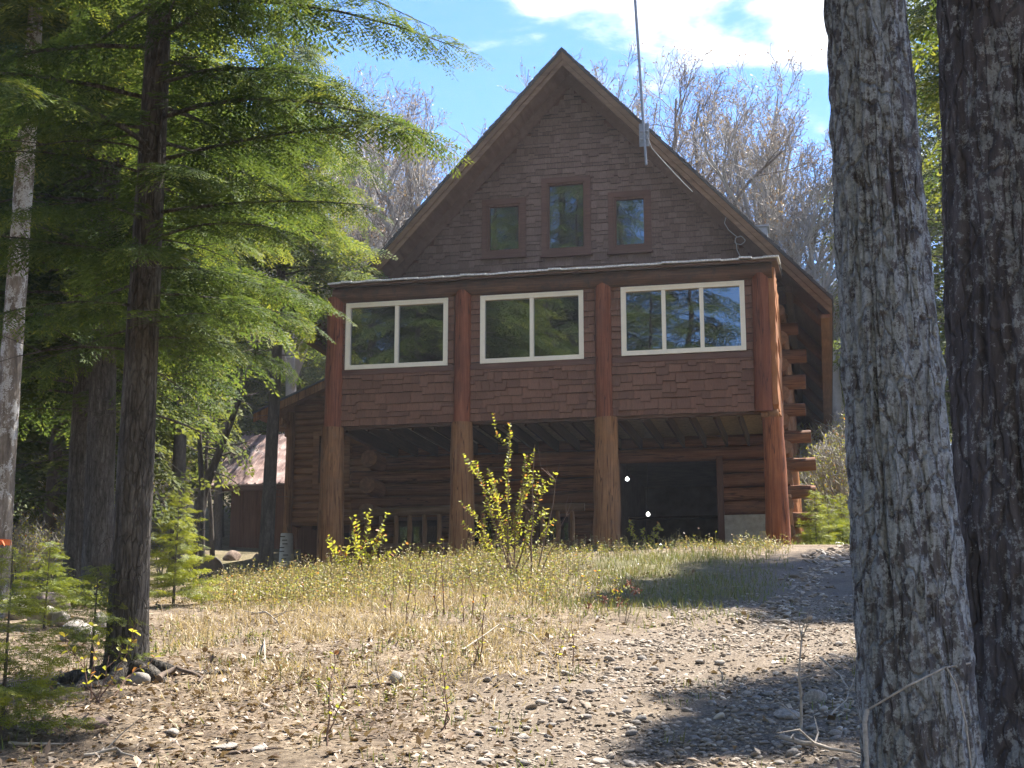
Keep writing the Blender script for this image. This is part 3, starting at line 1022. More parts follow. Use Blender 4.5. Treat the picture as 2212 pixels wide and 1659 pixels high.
while z < zz - .1:
    hw_ = (zz - z) / SL - .02
    x0, x1 = AX - hw_, AX + hw_
    segs = [(x0, x1)]
    for (a, b, za, zc) in GW:
        if z + .12 > za - .02 and z < zc - .03:
            new = []
            for (u, v) in segs:
                if b < u or a > v: new.append((u, v))
                else:
                    if a - u > .05: new.append((u, a))
                    if v - b > .05: new.append((b, v))
            segs = new
    for (u, v) in segs:
        x = u - rd.random() * .04; run = 0; dr = 0
        while x < v - .02:
            w = min(rd.choice(SH_W), v - x)
            if run <= 0:
                dr = rd.choice((0, 0, 0, .05, .06)); run = rd.choice((1, 1, 2, 3))
            run -= 1
            xx = max(x, u)
            top = min(roof_z(xx, UN), roof_z(x + w, UN)) - .01
            hh = min(.215, top - z + dr)
            if hh > .04 and x + w - xx > .02:
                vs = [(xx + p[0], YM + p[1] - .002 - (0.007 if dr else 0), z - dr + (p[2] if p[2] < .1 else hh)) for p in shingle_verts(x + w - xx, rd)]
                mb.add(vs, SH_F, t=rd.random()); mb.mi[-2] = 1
            x += w
    z += 0.128
o = subpart(mb, 'gable_shingles', [M['shingle_gable'], M['shingle_butt_shade']], gwall, True); o['kind'] = 'stuff'
for (a, b, za, zc) in GW:
    mb = MB(); fw = .105; ya = YM - .075; yb2 = YM + .06
    mb.box((a - .02, ya, za - .02), (b + .02, yb2, za + fw)); mb.box((a - .02, ya, zc - fw), (b + .02, yb2, zc + .02))
    mb.box((a - .02, ya, za + fw), (a + fw, yb2, zc - fw)); mb.box((b - fw, ya, za + fw), (b + .02, yb2, zc - fw))
    wf = part(mb, 'window', M['trim_red'])
    mb = MB()
    i0, i1, j0, j1 = a + fw, b - fw, za + fw, zc - fw; f2 = .038
    mb.box((i0 + .002, ya + .03, j0 + .002), (i1 - .002, yb2 - .01, j0 + f2)); mb.box((i0 + .002, ya + .03, j1 - f2), (i1 - .002, yb2 - .01, j1 - .002))
    mb.box((i0 + .002, ya + .03, j0 + f2), (i0 + f2, yb2 - .01, j1 - f2)); mb.box((i1 - f2, ya + .03, j0 + f2), (i1 - .002, yb2 - .01, j1 - f2))
    subpart(mb, 'inner_frame', M['trim_z'], wf)
    mb = MB(); mb.box((i0 + f2 - .01, YM + .012, j0 + f2 - .01), (i1 - f2 + .01, YM + .018, j1 - f2 + .01)); subpart(mb, 'pane', M['window_glass'], wf)
    mb = MB(); mb.box((a - .05, ya - .04, za - .062), (b + .05, ya + .06, za - .0225)); subpart(mb, 'sill', M['trim_red'], wf)
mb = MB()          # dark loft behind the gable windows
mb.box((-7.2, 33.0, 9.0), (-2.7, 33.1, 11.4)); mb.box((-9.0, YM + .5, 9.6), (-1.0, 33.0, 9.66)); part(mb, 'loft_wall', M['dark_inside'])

# --- main roof
YR, YE = 27.4, 47.6
EXR, EXL = 0.33, -10.23


def slope_box(mb, side, d0, d1, y0, y1, x_in, x_out, mi=0):
    """a slab lying on one roof slope between vertical drops d0 (top) and d1 (underside)"""
    zi0, zo0, zi1, zo1 = roof_z(x_in, d0), roof_z(x_out, d0), roof_z(x_in, d1), roof_z(x_out, d1)
    vs = [(x_in, y0, zi1), (x_out, y0, zo1), (x_out, y1, zo1), (x_in, y1, zi1), (x_in, y0, zi0), (x_out, y0, zo0), (x_out, y1, zo0), (x_in, y1, zi0)]
    mb.add(vs, ((0, 3, 2, 1), (4, 5, 6, 7), (0, 1, 5, 4), (1, 2, 6, 5), (2, 3, 7, 6), (3, 0, 4, 7)), mi)


mb = MB()
slope_box(mb, 1, 0.0, .055, YR - .03, YE, AX, EXR + .03); slope_box(mb, -1, 0.0, .055, YR - .03, YE, AX, EXL - .03)
roof = part(mb, 'roof', M['asphalt_shingle'])
# ragged shingle edge along the rakes
mb = MB(); rd = random.Random(8)
for side, xo in ((1, EXR + .03), (-1, EXL - .03)):
    n = 44
    for k in range(n):
        a = AX + (xo - AX) * k / n; b = AX + (xo - AX) * (k + .97) / n
        l = rd.uniform(0.0, .03); y = YR - .03 - rd.uniform(.01, .04)
        za, zc = roof_z(a) + .004 + l * .3, roof_z(b) + .012 + l
        mb.add([(a, y, za - .03), (b, y, zc - .03), (b, YR + .5, zc - .012), (a, YR + .5, za - .012), (a, y, za), (b, y, zc), (b, YR + .5, zc + .006), (a, YR + .5, za + .006)],
               ((0, 3, 2, 1), (4, 5, 6, 7), (0, 1, 5, 4), (1, 2, 6, 5), (2, 3, 7, 6), (3, 0, 4, 7)))
subpart(mb, 'rake_shingles', M['asphalt_shingle'], roof)
for side, xo in ((1, EXR), (-1, EXL)):
    # two stepped fascia boards on the rake: built flat along x and turned to the slope
    L = math.hypot(xo - AX, SL * (xo - AX)); ang = math.atan(SL)
    for (d0, d1, yy, nm) in ((.065, .225, YR, 'fascia_board'), (.23, .36, YR + .03, 'fascia_board')):
        mb = MB(); slope_box(mb, side, d0, d1, yy, yy + .045, AX + side * .002, xo)
        subpart(mb, nm, M['rake_board'], roof)
    mb = MB(); slope_box(mb, side, .10, .14, YR + .08, YE, AX + side * .002, xo - side * .05); subpart(mb, 'soffit', M['soffit_y'], roof)
    # barge trim where the gable wall meets the soffit
    mb = MB(); slope_box(mb, side, .145, .44, YM - .05, YM - .002, AX + side * .002, AX + side * 5.0); subpart(mb, 'gable_trim', M['soffit_y'], roof)
    # eave fascia, two boards running back
    zt = roof_z(xo)
    mb = MB(); mb.box((xo - .045, YR + .05, zt - .34), (xo, YE, zt - .06)); subpart(mb, 'eave_board', M['eave_y'], roof)
    mb = MB(); mb.box((xo - .22, YR + .05, zt - .40), (xo - .05, YE, zt - .33)); subpart(mb, 'eave_board', M['eave_y'], roof)
    for k in range(7 if side > 0 else 4):
        y = 28.75 + 3.35 * k
        xi = AX + side * 3.2
        a = Vector((xi, y, roof_z(xi, .34))); b = Vector((xo - side * .10, y, roof_z(xo - side * .10, .34)))
        mbx = MB(); mbx.tube([a, a.lerp(b, .5), b], [.13, .13, .125], 12, wob=.05, seed=k); subpart(mbx, 'rafter', M['eave_y'], roof)
# purlin boards under the right eave, running back
mb = MB(); mb.box((-0.55, YR + .1, 8.90), (-0.42, YE, 9.02)); subpart(mb, 'purlin', M['joist_y'], roof)
# vent box and a rough ridge of roofing on the right slope
mb = MB(); c = at(1640, 498, 36)
mb.box((c.x - .28, c.y - .3, c.z - .5), (c.x + .22, c.y + .3, c.z + .0)); mb.box((c.x - .33, c.y - .35, c.z + .002), (c.x + .27, c.y + .35, c.z + .05))
subpart(mb, 'roof_vent', M['galvanised'], roof)

# --- side wing on the left with log siding
YW = 31.0
WXL, WXR = -12.02, -9.2


def wing_z(x):
    return 7.50 + (x + 12.75) * 0.42


mb = MB(); mb.add([(WXL, YW, 4.9), (WXR, YW, 4.9), (WXR, YW, wing_z(WXR)), (WXL, YW, wing_z(WXL))], ((0, 1, 2, 3),))
mb.add([(WXL, YW, 4.9), (WXL, YW, wing_z(WXL)), (WXL, 40, wing_z(WXL)), (WXL, 40, 4.9)], ((0, 1, 2, 3),))
wing = part(mb, 'wing_wall', M['siding_x'])
z = 5.02; q = 0
while z < 8.9:
    xl = max(WXL, -12.75 + (z + .06 - 7.50) / 0.42 + .05)
    spans = [(xl, WXR)]
    if 5.80 < z < 7.05: spans = [(xl, -11.52), (-10.62, WXR)]
    for (u, v) in spans:
        if v - u > .1:
            mb = MB(); mb.tube([(u, YW - .02, z), ((u + v) / 2, YW - .02, z + .004), (v, YW - .02, z)], [.088, .092, .088], 10, wob=.04, seed=q); subpart(mb, 'siding_log', M['siding_x'], wing)
    z += .165; q += 1
mb = MB(); x0, x1, z0, z1 = -11.52, -10.62, 5.75, 6.98
mb.box((x0, YW - .13, z0), (x1, YW + .02, z0 + .12)); mb.box((x0, YW - .13, z1), (x1, YW + .02, z1 + .1))
mb.box((x0, YW - .13, z0 + .12), (x0 + .14, YW + .02, z1)); mb.box((x1 - .14, YW - .13, z0 + .12), (x1, YW + .02, z1))
wf = part(mb, 'window', M['siding_x'])
mb = MB(); mb.box((x0 + .14, YW - .05, z0 + .12), (x1 - .14, YW - .04, z1)); subpart(mb, 'pane', M['window_glass'], wf)
mb = MB(); mb.box((x0 + .1, YW - .03, z0 + .1), (x1 - .1, YW - .01, z1)); subpart(mb, 'blind', M['green_trim'], wf)
mb = MB(); mb.box((-11.9, YW + .25, 3.2), (WXR, YW + .33, 4.92)); part(mb, 'skirt_wall', M['shed_board'])
# stair-stepped dark edge over the skirt
for k in range(6):
    mb = MB(); mb.box((-11.55 + k * .30, YW + .05, 4.92 - .10 * k - .09), (-11.25 + k * .30, YW + .24, 4.92 - .10 * k)); part(mb, 'stair_tread', M['joist_y'])
# corner post with wrapped foot
log((-12.10, YW - .12, 4.70), (-12.08, YW - .12, 7.55), .10, 401, 12, 'post_tan', 'wing_post', wob=.06)
mb = MB(); mb.tube([(-12.10, YW - .12, 3.4), (-12.10, YW - .12, 4.2), (-12.10, YW - .12, 4.72)], [.185, .165, .14], 14, wob=.05, seed=2); ft = part(mb, 'wrapped_foot', M['birch_wrap'])
rd = random.Random(14)
for k in range(9):
    z = 3.95 + k * .085; x = -12.10 + rd.uniform(-.08, .06)
    mb = MB(); mb.box((x - .06, YW - .12 - .182, z), (x + .05, YW - .12 - .135, z + .018)); subpart(mb, 'slit', M['dark_slit'], ft)
mb = MB(); mb.tube([(-12.25, YW - .45, 7.30), (-12.25, YW + 3, 7.30)], .10, 12, wob=.05); part(mb, 'purlin', M['post_tan'])
mb = MB()
for (d0, d1, m_) in ((0.0, .05, 0),):
    y0, y1 = YW - .62, 40
    a, b = -12.85, -9.0
    mb.add([(a, y0, wing_z(a) + .0), (b, y0, wing_z(b) + .0), (b, y1, wing_z(b)), (a, y1, wing_z(a)), (a, y0, wing_z(a) + .05), (b, y0, wing_z(b) + .05), (b, y1, wing_z(b) + .05), (a, y1, wing_z(a) + .05)],
           ((0, 3, 2, 1), (4, 5, 6, 7), (0, 1, 5, 4), (1, 2, 6, 5), (2, 3, 7, 6), (3, 0, 4, 7)))
wr = part(mb, 'wing_roof', M['asphalt_shingle'])
mb = MB(); y0 = YW - .60; a, b = -12.83, -9.0
mb.add([(a, y0, wing_z(a) - .19), (b, y0, wing_z(b) - .19), (b, y0 + .05, wing_z(b) - .19), (a, y0 + .05, wing_z(a) - .19), (a, y0, wing_z(a) - .002), (b, y0, wing_z(b) - .002), (b, y0 + .05, wing_z(b) - .002), (a, y0 + .05, wing_z(a) - .002)],
       ((0, 3, 2, 1), (4, 5, 6, 7), (0, 1, 5, 4), (1, 2, 6, 5), (2, 3, 7, 6), (3, 0, 4, 7)))
subpart(mb, 'fascia_board', M['post_tan'], wr)
mb = MB()
mb.add([(a, y0 + .05, wing_z(a) - .08), (b, y0 + .05, wing_z(b) - .08), (b, 40, wing_z(b) - .08), (a, 40, wing_z(a) - .08), (a, y0 + .05, wing_z(a) - .01), (b, y0 + .05, wing_z(b) - .01), (b, 40, wing_z(b) - .01), (a, 40, wing_z(a) - .01)],
       ((0, 3, 2, 1), (4, 5, 6, 7), (0, 1, 5, 4), (1, 2, 6, 5), (2, 3, 7, 6), (3, 0, 4, 7)))
subpart(mb, 'soffit', M['siding_x'], wr)
for k in range(5):
    y = YW + .5 + k * .8; mb = MB(); mb.box((-12.8, y, wing_z(-12.8) - .24), (-11.95, y + .12, wing_z(-12.8) - .085)); subpart(mb, 'rafter', M['siding_x'], wr)

# ------------------------------------------------------------------ things fixed to the house
mb_p = at(1372, 0, 26.9); mb_q = at(1396, 356, 26.55)
ant = empty('antenna_mast', mb_q, label='thin grey antenna mast bolted to the right slope of the gable', cat='antenna')
d_ = (mb_p - mb_q); topp = mb_q + d_ * 1.55
mb = MB(); mb.tube([mb_q, mb_q + d_ * .3], .024, 8); mb.tube([mb_q + d_ * .24, mb_q + d_, topp], .03, 8)
mb.build('pole', M['galvanised'], ant, mb_q)
br = at(1391, 290, 26.62)
mb = MB(); mb.box((br.x - .10, br.y + .03, br.z - .24), (br.x + .10, br.y + .05, br.z + .24)); bk = mb.build('bracket', M['galvanised'], ant, mb_q)
for dz in (-.1, .06):
    mb = MB(); mb.tube([(br.x - .08, br.y, br.z + dz), (br.x + .08, br.y, br.z + dz)], .018, 8); mb.build('clamp_bolt', M['galvanised'], bk, mb_q)
pts = []
for (px, py) in ((1397, 290), (1408, 320), (1430, 345), (1455, 372), (1478, 396), (1496, 414)):
    pts.append(at(px, py, 26.58 + .05))
mb = MB(); mb.tube(pts, .007, 6); mb.build('cable', M['white_cable'], ant, mb_q)
c0 = at(1598, 520, 27.8)
mb = MB(); pts = []
for i in range(40):
    a = i / 39 * 4 * PI + PI / 2; pts.append(Vector((math.cos(a) * (.10 + .012 * math.sin(i)), -.01 * (i % 5), math.sin(a) * .085)))
mb.tube(pts, .009, 6)
tail = [at(px, py, 27.8) - c0 for (px, py) in ((1592, 512), (1574, 497), (1565, 482), (1568, 470))]
mb.tube(tail, .009, 6)
tail = [at(px, py, 27.8) - c0 for (px, py) in ((1590, 524), (1592, 540), (1600, 556))]
mb.tube(tail, .009, 6)
o = mb.build('cable_coil', M['white_cable']); o.location = c0
tag(o, 'loop of loose white cable hanging on the gable shingles near the right eave', 'cable')
for k, (px, py, t, w) in enumerate(((1355, 1035, 29.3, 'upper'), (1400, 1111, 29.3, 'middle'), (1427, 1179, 26.2, 'lowest'))):  # white spots of unknown nature, built as small glowing globes
    c = at(px, py, t)
    mb = MB(); n = 8; vs = []; fs = []
    r = .042 if k < 2 else .034
    prof = [(0, -r)] + [(r * math.sin(a), -r * math.cos(a)) for a in np.linspace(.3, 2.7, 8)] + [(.007, r * 1.02), (.007, r * 1.35)]
    for (rr, z) in prof:
        for j in range(12):
            vs.append((rr * math.cos(j * PI / 6), rr * math.sin(j * PI / 6), z))
    for i in range(len(prof) - 1):
        for j in range(12): fs.append((i * 12 + j, i * 12 + (j + 1) % 12, (i + 1) * 12 + (j + 1) % 12, (i + 1) * 12 + j))
    mb.add(vs, fs, 0, True)
    if k < 2: mb.tube([(0, 0, r * 1.3), (0, 0, 6.2 - c.z)], .006, 5, mi=1)
    else: mb.tube([(0, 0, -r), (0, 0, -.35)], .01, 5, mi=1)
    o = link('glow_globe', mb.mesh('glow_globe', [M['globe_glow'], M['dark_slit']])); o.location = c
    tag(o, {'upper': 'small glowing white globe high in the dark garage opening', 'middle': 'small glowing white globe lower in the dark garage opening', 'lowest': 'small glowing white globe just above the weeds before the garage'}[w], 'lamp', 'small glowing white globes at the garage')

# ------------------------------------------------------------------ shed behind the wing
sp = at(485, 1200, 36.5)
SY = 36.0
shx = -15.75
sb = 3.85
shed = empty('shed', (shx, SY, sb), label='small red brown board shed with rusty metal roof behind the house wing', cat='shed')
SO = Vector((shx, SY, sb))
mb = MB(); mb.box((shx + .02, SY + .03, sb), (shx + 3.3, SY + 3.2, 6.50)); wl_ = mb.build('wall', M['shed_board'], shed, SO)
rd = random.Random(2)
for k in range(17):
    x = shx + k * .195
    mb = MB(); mb.box((x, SY - .012 * (k % 2) - .005, sb), (x + .188, SY + .028, 6.49)); mb.build('board', M['shed_board'], wl_, SO)
mb = MB()
ex0, ex1 = shx - .55, shx + 3.6
ey, ez, ry, rz = SY - .55, 6.50, SY + 1.9, 8.25
for (ya, za, yb_, zb_) in ((ey, ez, ry, rz), (ry + .002, rz, ry + 2.5, ez)):
    mb.add([(ex0, ya, za), (ex1, ya, za), (ex1, yb_, zb_), (ex0, yb_, zb_), (ex0, ya, za + .03), (ex1, ya, za + .03), (ex1, yb_, zb_ + .03), (ex0, yb_, zb_ + .03)],
           ((0, 3, 2, 1), (4, 5, 6, 7), (0, 1, 5, 4), (1, 2, 6, 5), (2, 3, 7, 6), (3, 0, 4, 7)))
mb.add([(shx, SY + .03, 6.35), (shx, SY + 3.2, 6.35), (shx, SY + 1.7, 7.9)], ((0, 1, 2),))
sr = mb.build('roof', M['shed_roof'], shed, SO)
k = 0; x = ex0 + .05
while x < ex1 - .05:
    mb = MB(); mb.add([(x, ey - .01, ez + .03), (x + .05, ey - .01, ez + .03), (x + .05, ry, rz + .031), (x, ry, rz + .031), (x, ey - .01, ez + .062), (x + .05, ey - .01, ez + .062), (x + .05, ry, rz + .064), (x, ry, rz + .064)],
                      ((0, 3, 2, 1), (4, 5, 6, 7), (0, 1, 5, 4), (1, 2, 6, 5), (2, 3, 7, 6), (3, 0, 4, 7)))
    mb.build('rib', M['shed_roof'], sr, SO); x += .23
mb = MB(); mb.box((ex0 + .02, ey + .02, ez - .14), (ex1, ey + .06, ez - .002)); mb.build('fascia_board', M['trim_red'], sr, SO)

ORD = ('first', 'second', 'third', 'fourth', 'fifth', 'sixth', 'seventh', 'eighth', 'ninth', 'tenth', 'eleventh', 'twelfth', 'thirteenth', 'fourteenth', 'fifteenth', 'sixteenth')

# ================================================================== vegetation tools
def leaf_quads(pos, d, side, ln, wd, bend=0.0, nrm=None):
    """diamond leaves -> vertices (4 each) and quads"""
    mid = pos + d * (ln * 0.45)[:, None]
    tip = pos + d * ln[:, None]
    if bend and nrm is not None:
        tip = tip - nrm * (ln * bend)[:, None]
    V = np.stack([pos, mid + side * (wd * .5)[:, None], tip, mid - side * (wd * .5)[:, None]], 1).reshape(-1, 3)
    Fq = np.arange(len(pos) * 4).reshape(-1, 4)
    return V, Fq


def norm(a):
    return a / np.maximum(np.linalg.norm(a, axis=-1, keepdims=True), 1e-9)


def make_frond(L, ntw, leaf, lw, rg, droop=0.18, spread=55, tlen=0.42, step=.5):
    P, D, T = [], [], []
    for i in range(ntw):
        u = (i + .6) / ntw
        for sg in (1, -1):
            p = np.array([u * L, 0, -droop * u * u * L])
            tl = tlen * L * (1 - u) ** .75 * rg.uniform(.7, 1.1) + .06 * L
            a = R(spread + rg.uniform(-10, 10)) * sg
            d = norm(np.array([math.cos(a), math.sin(a), rg.uniform(-.25, .05)]))
            n = max(2, int(tl / (leaf * step)))
            for j in range(n):
                q = (j + .4) / n
                b = R(38) * (1 if j % 2 else -1)
                dd = np.array([d[0] * math.cos(b) - d[1] * math.sin(b), d[0] * math.sin(b) + d[1] * math.cos(b), d[2] - .12 * q + rg.uniform(-.15, .15)])
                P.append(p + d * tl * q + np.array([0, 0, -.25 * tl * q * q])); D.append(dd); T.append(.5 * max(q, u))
    P.append(np.array([L * .98, 0, -droop * L])); D.append(np.array([1, 0, -.3])); T.append(.5)
    P, D = np.array(P), norm(np.array(D))
    S = norm(np.cross(np.array([0, 0, 1.0]) + rg.normal(0, .25, D.shape), D))
    n = len(P)
    ln = leaf * rg.uniform(.75, 1.25, n); wd = lw * rg.uniform(.8, 1.2, n)
    V, Fq = leaf_quads(P, D, S, ln, wd)
    return V, Fq, np.array(T)


def place_fronds(fronds, O, Fw, Up, S, base_tint, rg):
    """many copies of a few frond templates in one vertex array"""
    Vs, Fs, Ts = [], [], []
    off = 0
    pick = rg.integers(0, len(fronds), len(O))
    Lt = norm(np.cross(Up, Fw)); N = np.cross(Fw, Lt)
    for k, (V, Fq, T) in enumerate(fronds):
        m = pick == k
        if not m.any(): continue
        B = np.stack([Fw[m], Lt[m], N[m]], 1) * S[m][:, None, None]       # (c,3,3)
        W = np.einsum('vi,cij->cvj', V, B) + O[m][:, None, :]
        c = int(m.sum()); nv = len(V)
        Vs.append(W.reshape(-1, 3))
        Fs.append((Fq[None] + (np.arange(c) * nv)[:, None, None]).reshape(-1, 4) + off)
        Ts.append((T[None] + base_tint[m][:, None] + rg.normal(0, .07, (c, len(T)))).ravel())
        off += c * nv
    return np.concatenate(Vs), np.concatenate(Fs), np.clip(np.concatenate(Ts), 0, 1)


def prisms(P0, P1, R0, R1, n=3):
    """tapered n-sided sticks between point pairs"""
    P0, P1 = np.asarray(P0, float), np.asarray(P1, float)
    R0, R1 = np.asarray(R0, float), np.asarray(R1, float)
    d = norm(P1 - P0)
    ref = np.where(np.abs(d[:, 2:3]) < .9, np.array([[0, 0, 1.0]]), np.array([[1.0, 0, 0]]))
    a = norm(np.cross(d, ref)); b = np.cross(d, a)
    V = []
    for (P, r) in ((P0, R0), (P1, R1)):
        for k in range(n):
            th = 2 * PI * k / n
            V.append(P + (a * math.cos(th) + b * math.sin(th)) * r[:, None])
    V = np.stack(V, 1).reshape(-1, 3)
    base = np.arange(len(P0))[:, None] * 2 * n
    Fs = [np.stack([base[:, 0] + k, base[:, 0] + (k + 1) % n, base[:, 0] + n + (k + 1) % n, base[:, 0] + n + k], 1) for k in range(n)]
    return V, np.concatenate(Fs)


def trunk_arrays(path, rad, n=24, per=10, furrow=.075, seed=0, flare=0.0, fx=8.0, fz=1.6):
    """path: list of points, rad: radii; bark furrows as real relief"""
    path = np.array([tuple(p) for p in path], float)
    s = np.concatenate([[0], np.cumsum(np.linalg.norm(np.diff(path, axis=0), axis=1))])
    m = max(2, int(s[-1] * per))
    q = np.linspace(0, s[-1], m + 1)
    C = np.stack([np.interp(q, s, path[:, k]) for k in range(3)], 1)
    rr = np.interp(q, s, rad)
    th = np.arange(n) * 2 * PI / n
    TH, Q = np.meshgrid(th, q)
    cx, cy = np.cos(TH), np.sin(TH)
    r = np.repeat(rr[:, None], n, 1)
    nz = fbm(cx * fx + 9, cy * fx + 9, Q * fz, seed, 3)
    ridge = 1 - np.abs(nz) * 2.2
    lump = fbm(cx * 1.3 + 4, cy * 1.3 + 4, Q * .8, seed + 5, 2)
    fl = flare * np.exp(-Q / 0.28) * (1 + .55 * np.cos(TH * 5 + seed) + .3 * np.cos(TH * 3 + 1))
    r = r * (1 + furrow * ridge + .05 * lump) + fl * rr[0]
    V = np.stack([C[:, 0:1] + r * cx, C[:, 1:2] + r * cy, np.repeat(C[:, 2:3], n, 1)], -1).reshape(-1, 3)
    i = np.arange(m)[:, None] * n; k = np.arange(n)[None]; k2 = (k + 1) % n
    Fq = np.stack([i + k, i + k2, i + n + k2, i + n + k], -1).reshape(-1, 4)
    return V, Fq


def join(parts):
    Vs, Fs, off = [], [], 0
    for V, Fq in parts:
        Vs.append(V); Fs.append(Fq + off); off += len(V)
    return np.concatenate(Vs), np.concatenate(Fs)


def conifer_meshes(key, H, r0, cb, maxlen, nbr, fronds, fscale, seed, foliage, bark, n=24, per=6, per_br=14, droop=.32, rise=.12, dead=8, top_pow=.75, flare=.35, low_tint=0.12, fill=1.6, base_full=.75, upr=.28, straight=1.0):
    """trunk-with-limbs mesh and crown mesh, base at the origin"""
    rg = np.random.default_rng(seed)
    lean = rg.normal(0, .012, 2) * straight
    path = [(lean[0] * z, lean[1] * z, z) for z in np.linspace(-.3, H, 7)]
    tr = [trunk_arrays(path, [max(r0 * (1 - .93 * max(0, z) / H), .006) for z in np.linspace(-.3, H, 7)], n, per, seed=seed, flare=flare)]
    O, Fw, Up, S, bt = [], [], [], [], []
    s0, s1, ra, rb = [], [], [], []
    for i in range(nbr + dead):
        isdead = i >= nbr
        if isdead:
            z = rg.uniform(.25 * cb + .3, cb + .25 * (H - cb)); Lb = maxlen * rg.uniform(.2, .5)
        else:
            f = (i + rg.random()) / nbr
            z = cb + (H - cb) * f ** 1.05
            prof = min(1.0, base_full + f * fill) * (1 - f) ** top_pow
            Lb = max(.12, maxlen * prof * rg.uniform(.72, 1.12))
        az = i * 2.39996 + rg.uniform(-.5, .5)
        h = np.array([math.cos(az), math.sin(az), 0])
        lt = np.array([-h[1], h[0], 0])
        kd = droop * rg.uniform(.6, 1.4); kr = rise * rg.uniform(.2, 1.8)
        bend = rg.uniform(-.18, .18)
        o = np.array([lean[0] * z, lean[1] * z, z])

        def bp(u):
            return o + h * (Lb * u) + lt * (bend * Lb * u * u) + np.array([0, 0, Lb * (kr * u - kd * u * u)])
        br = max(.005, .0075 * Lb + .003) * (r0 / .13) ** .5
        us = np.linspace(0, 1, 6)
        for a, b in zip(us[:-1], us[1:]):
            s0.append(bp(a)); s1.append(bp(b)); ra.append(br * (1 - a * .85)); rb.append(br * (1 - b * .85))
        if isdead:
            for q in range(3):
                u = rg.uniform(.3, .9); a = bp(u)
                dv = norm(h * .6 + lt * rg.uniform(-1, 1) + np.array([0, 0, rg.uniform(-.5, .3)]))
                s0.append(a); s1.append(a + dv * Lb * .35); ra.append(br * .4); rb.append(.002)
            continue
        nf = max(3, int(per_br * Lb / maxlen * rg.uniform(.8, 1.2)))
        for q in range(nf + 1):
            u = .18 + .82 * q / nf
            p = bp(u); t = norm(bp(min(1, u + .05)) - bp(u - .05))
            sg = 1 if q % 2 else -1
            if q == nf: ang = 0
            else: ang = sg * R(rg.uniform(38, 72))
            fw = norm(t * math.cos(ang) + lt * math.sin(ang) + np.array([0, 0, rg.uniform(-.42, .05)]))
            O.append(p); Fw.append(fw)
            Up.append(norm(np.array([0, 0, 1.0]) + rg.normal(0, upr, 3)))
            S.append(fscale * (1.15 - .5 * u) * (.55 + .45 * Lb / maxlen) * rg.uniform(.75, 1.25))
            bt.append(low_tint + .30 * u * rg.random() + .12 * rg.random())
    tr.append(prisms(s0, s1, ra, rb, 5))
    V, Fq = join(tr)
    tm = np_mesh(key + '_trunk', V, Fq, M[bark], smooth=True)
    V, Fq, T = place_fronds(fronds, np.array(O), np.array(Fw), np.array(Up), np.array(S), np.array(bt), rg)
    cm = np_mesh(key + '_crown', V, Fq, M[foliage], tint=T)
    return tm, cm


def plant_tree(name, tm, cm, loc, rz, label, cat='tree', group=None, s=1.0):
    e = empty(name, loc, rz, label, cat, group)
    e.scale = (s, s, s)
    link('trunk', tm, e)
    if cm is not None: link('crown', cm, e)
    return e


rgF = np.random.default_rng(11)
FR_NEAR = [make_frond(.42, 12, .046, .0125, rgF, .16, step=.36) for _ in range(4)]
FR_MID = [make_frond(.55, 8, .085, .030, rgF, .2, step=.46) for _ in range(4)]
FR_FAR = [make_frond(.85, 6, .16, .085, rgF, .22) for _ in range(4)]
FR_SPR = [make_frond(.34, 9, .036, .017, rgF, .05, 48, .34) for _ in range(4)]
print('frond quads', [len(f[0][1]) for f in (FR_NEAR, FR_MID, FR_FAR, FR_SPR)])

HM_A = conifer_meshes('hemlock_near', 12.5, .135, 2.35, 2.7, 125, FR_NEAR, 1.3, 101, 'needles', 'bark_hemlock', n=48, per=26, per_br=34, dead=14, base_full=.34, fill=3.0, flare=.5, droop=.24, straight=0.0, low_tint=.15)
HM_B = conifer_meshes('hemlock_mid', 15.0, .185, 3.4, 3.4, 150, FR_MID, 1.45, 102, 'needles', 'bark_hemlock', n=28, per=12, per_br=24, dead=18)
HM_C = conifer_meshes('hemlock_mid_two', 13.0, .15, 5.4, 2.5, 125, FR_MID, 1.4, 103, 'needles', 'bark_far', n=24, per=9, per_br=22, dead=14, low_tint=.3)  # raised tint paints a sunlit yellow green into this foliage
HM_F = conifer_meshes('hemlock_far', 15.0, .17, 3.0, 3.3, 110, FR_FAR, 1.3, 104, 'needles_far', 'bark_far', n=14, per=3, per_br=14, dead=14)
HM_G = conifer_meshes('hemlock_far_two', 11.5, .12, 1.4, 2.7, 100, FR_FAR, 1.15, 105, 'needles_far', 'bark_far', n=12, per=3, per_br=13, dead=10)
SP_A = conifer_meshes('spruce_sapling', 1.9, .026, .10, .80, 70, FR_SPR, .78, 106, 'needles_young', 'bark_far', n=10, per=8, per_br=17, droop=.1, rise=.28, dead=0, base_full=.95, flare=.1, low_tint=.25, upr=.7)
SP_B = conifer_meshes('spruce_sapling_two', 1.45, .022, .22, .85, 40, FR_SPR, .80, 107, 'needles_young', 'bark_far', n=10, per=8, per_br=16, droop=.12, rise=.2, dead=2, base_full=.95, flare=.1, low_tint=.05, upr=.6)
print('tris', [(m[1].name, len(m[1].polygons) * 2, round(max(v.co.z for v in m[0].vertices), 1)) for m in (HM_A, HM_B, HM_C, HM_F, HM_G, SP_A, SP_B)])


# ------------------------------------------------------------------ trees in front of and beside the house
def tree_at(name, meshes, px, t, rz, label, group=None, s=1.0, dz=0.0):
    p = spot(px, t)
    return plant_tree(name, meshes[0], meshes[1], (p.x, p.y, p.z + dz), rz, label, 'tree', group, s)


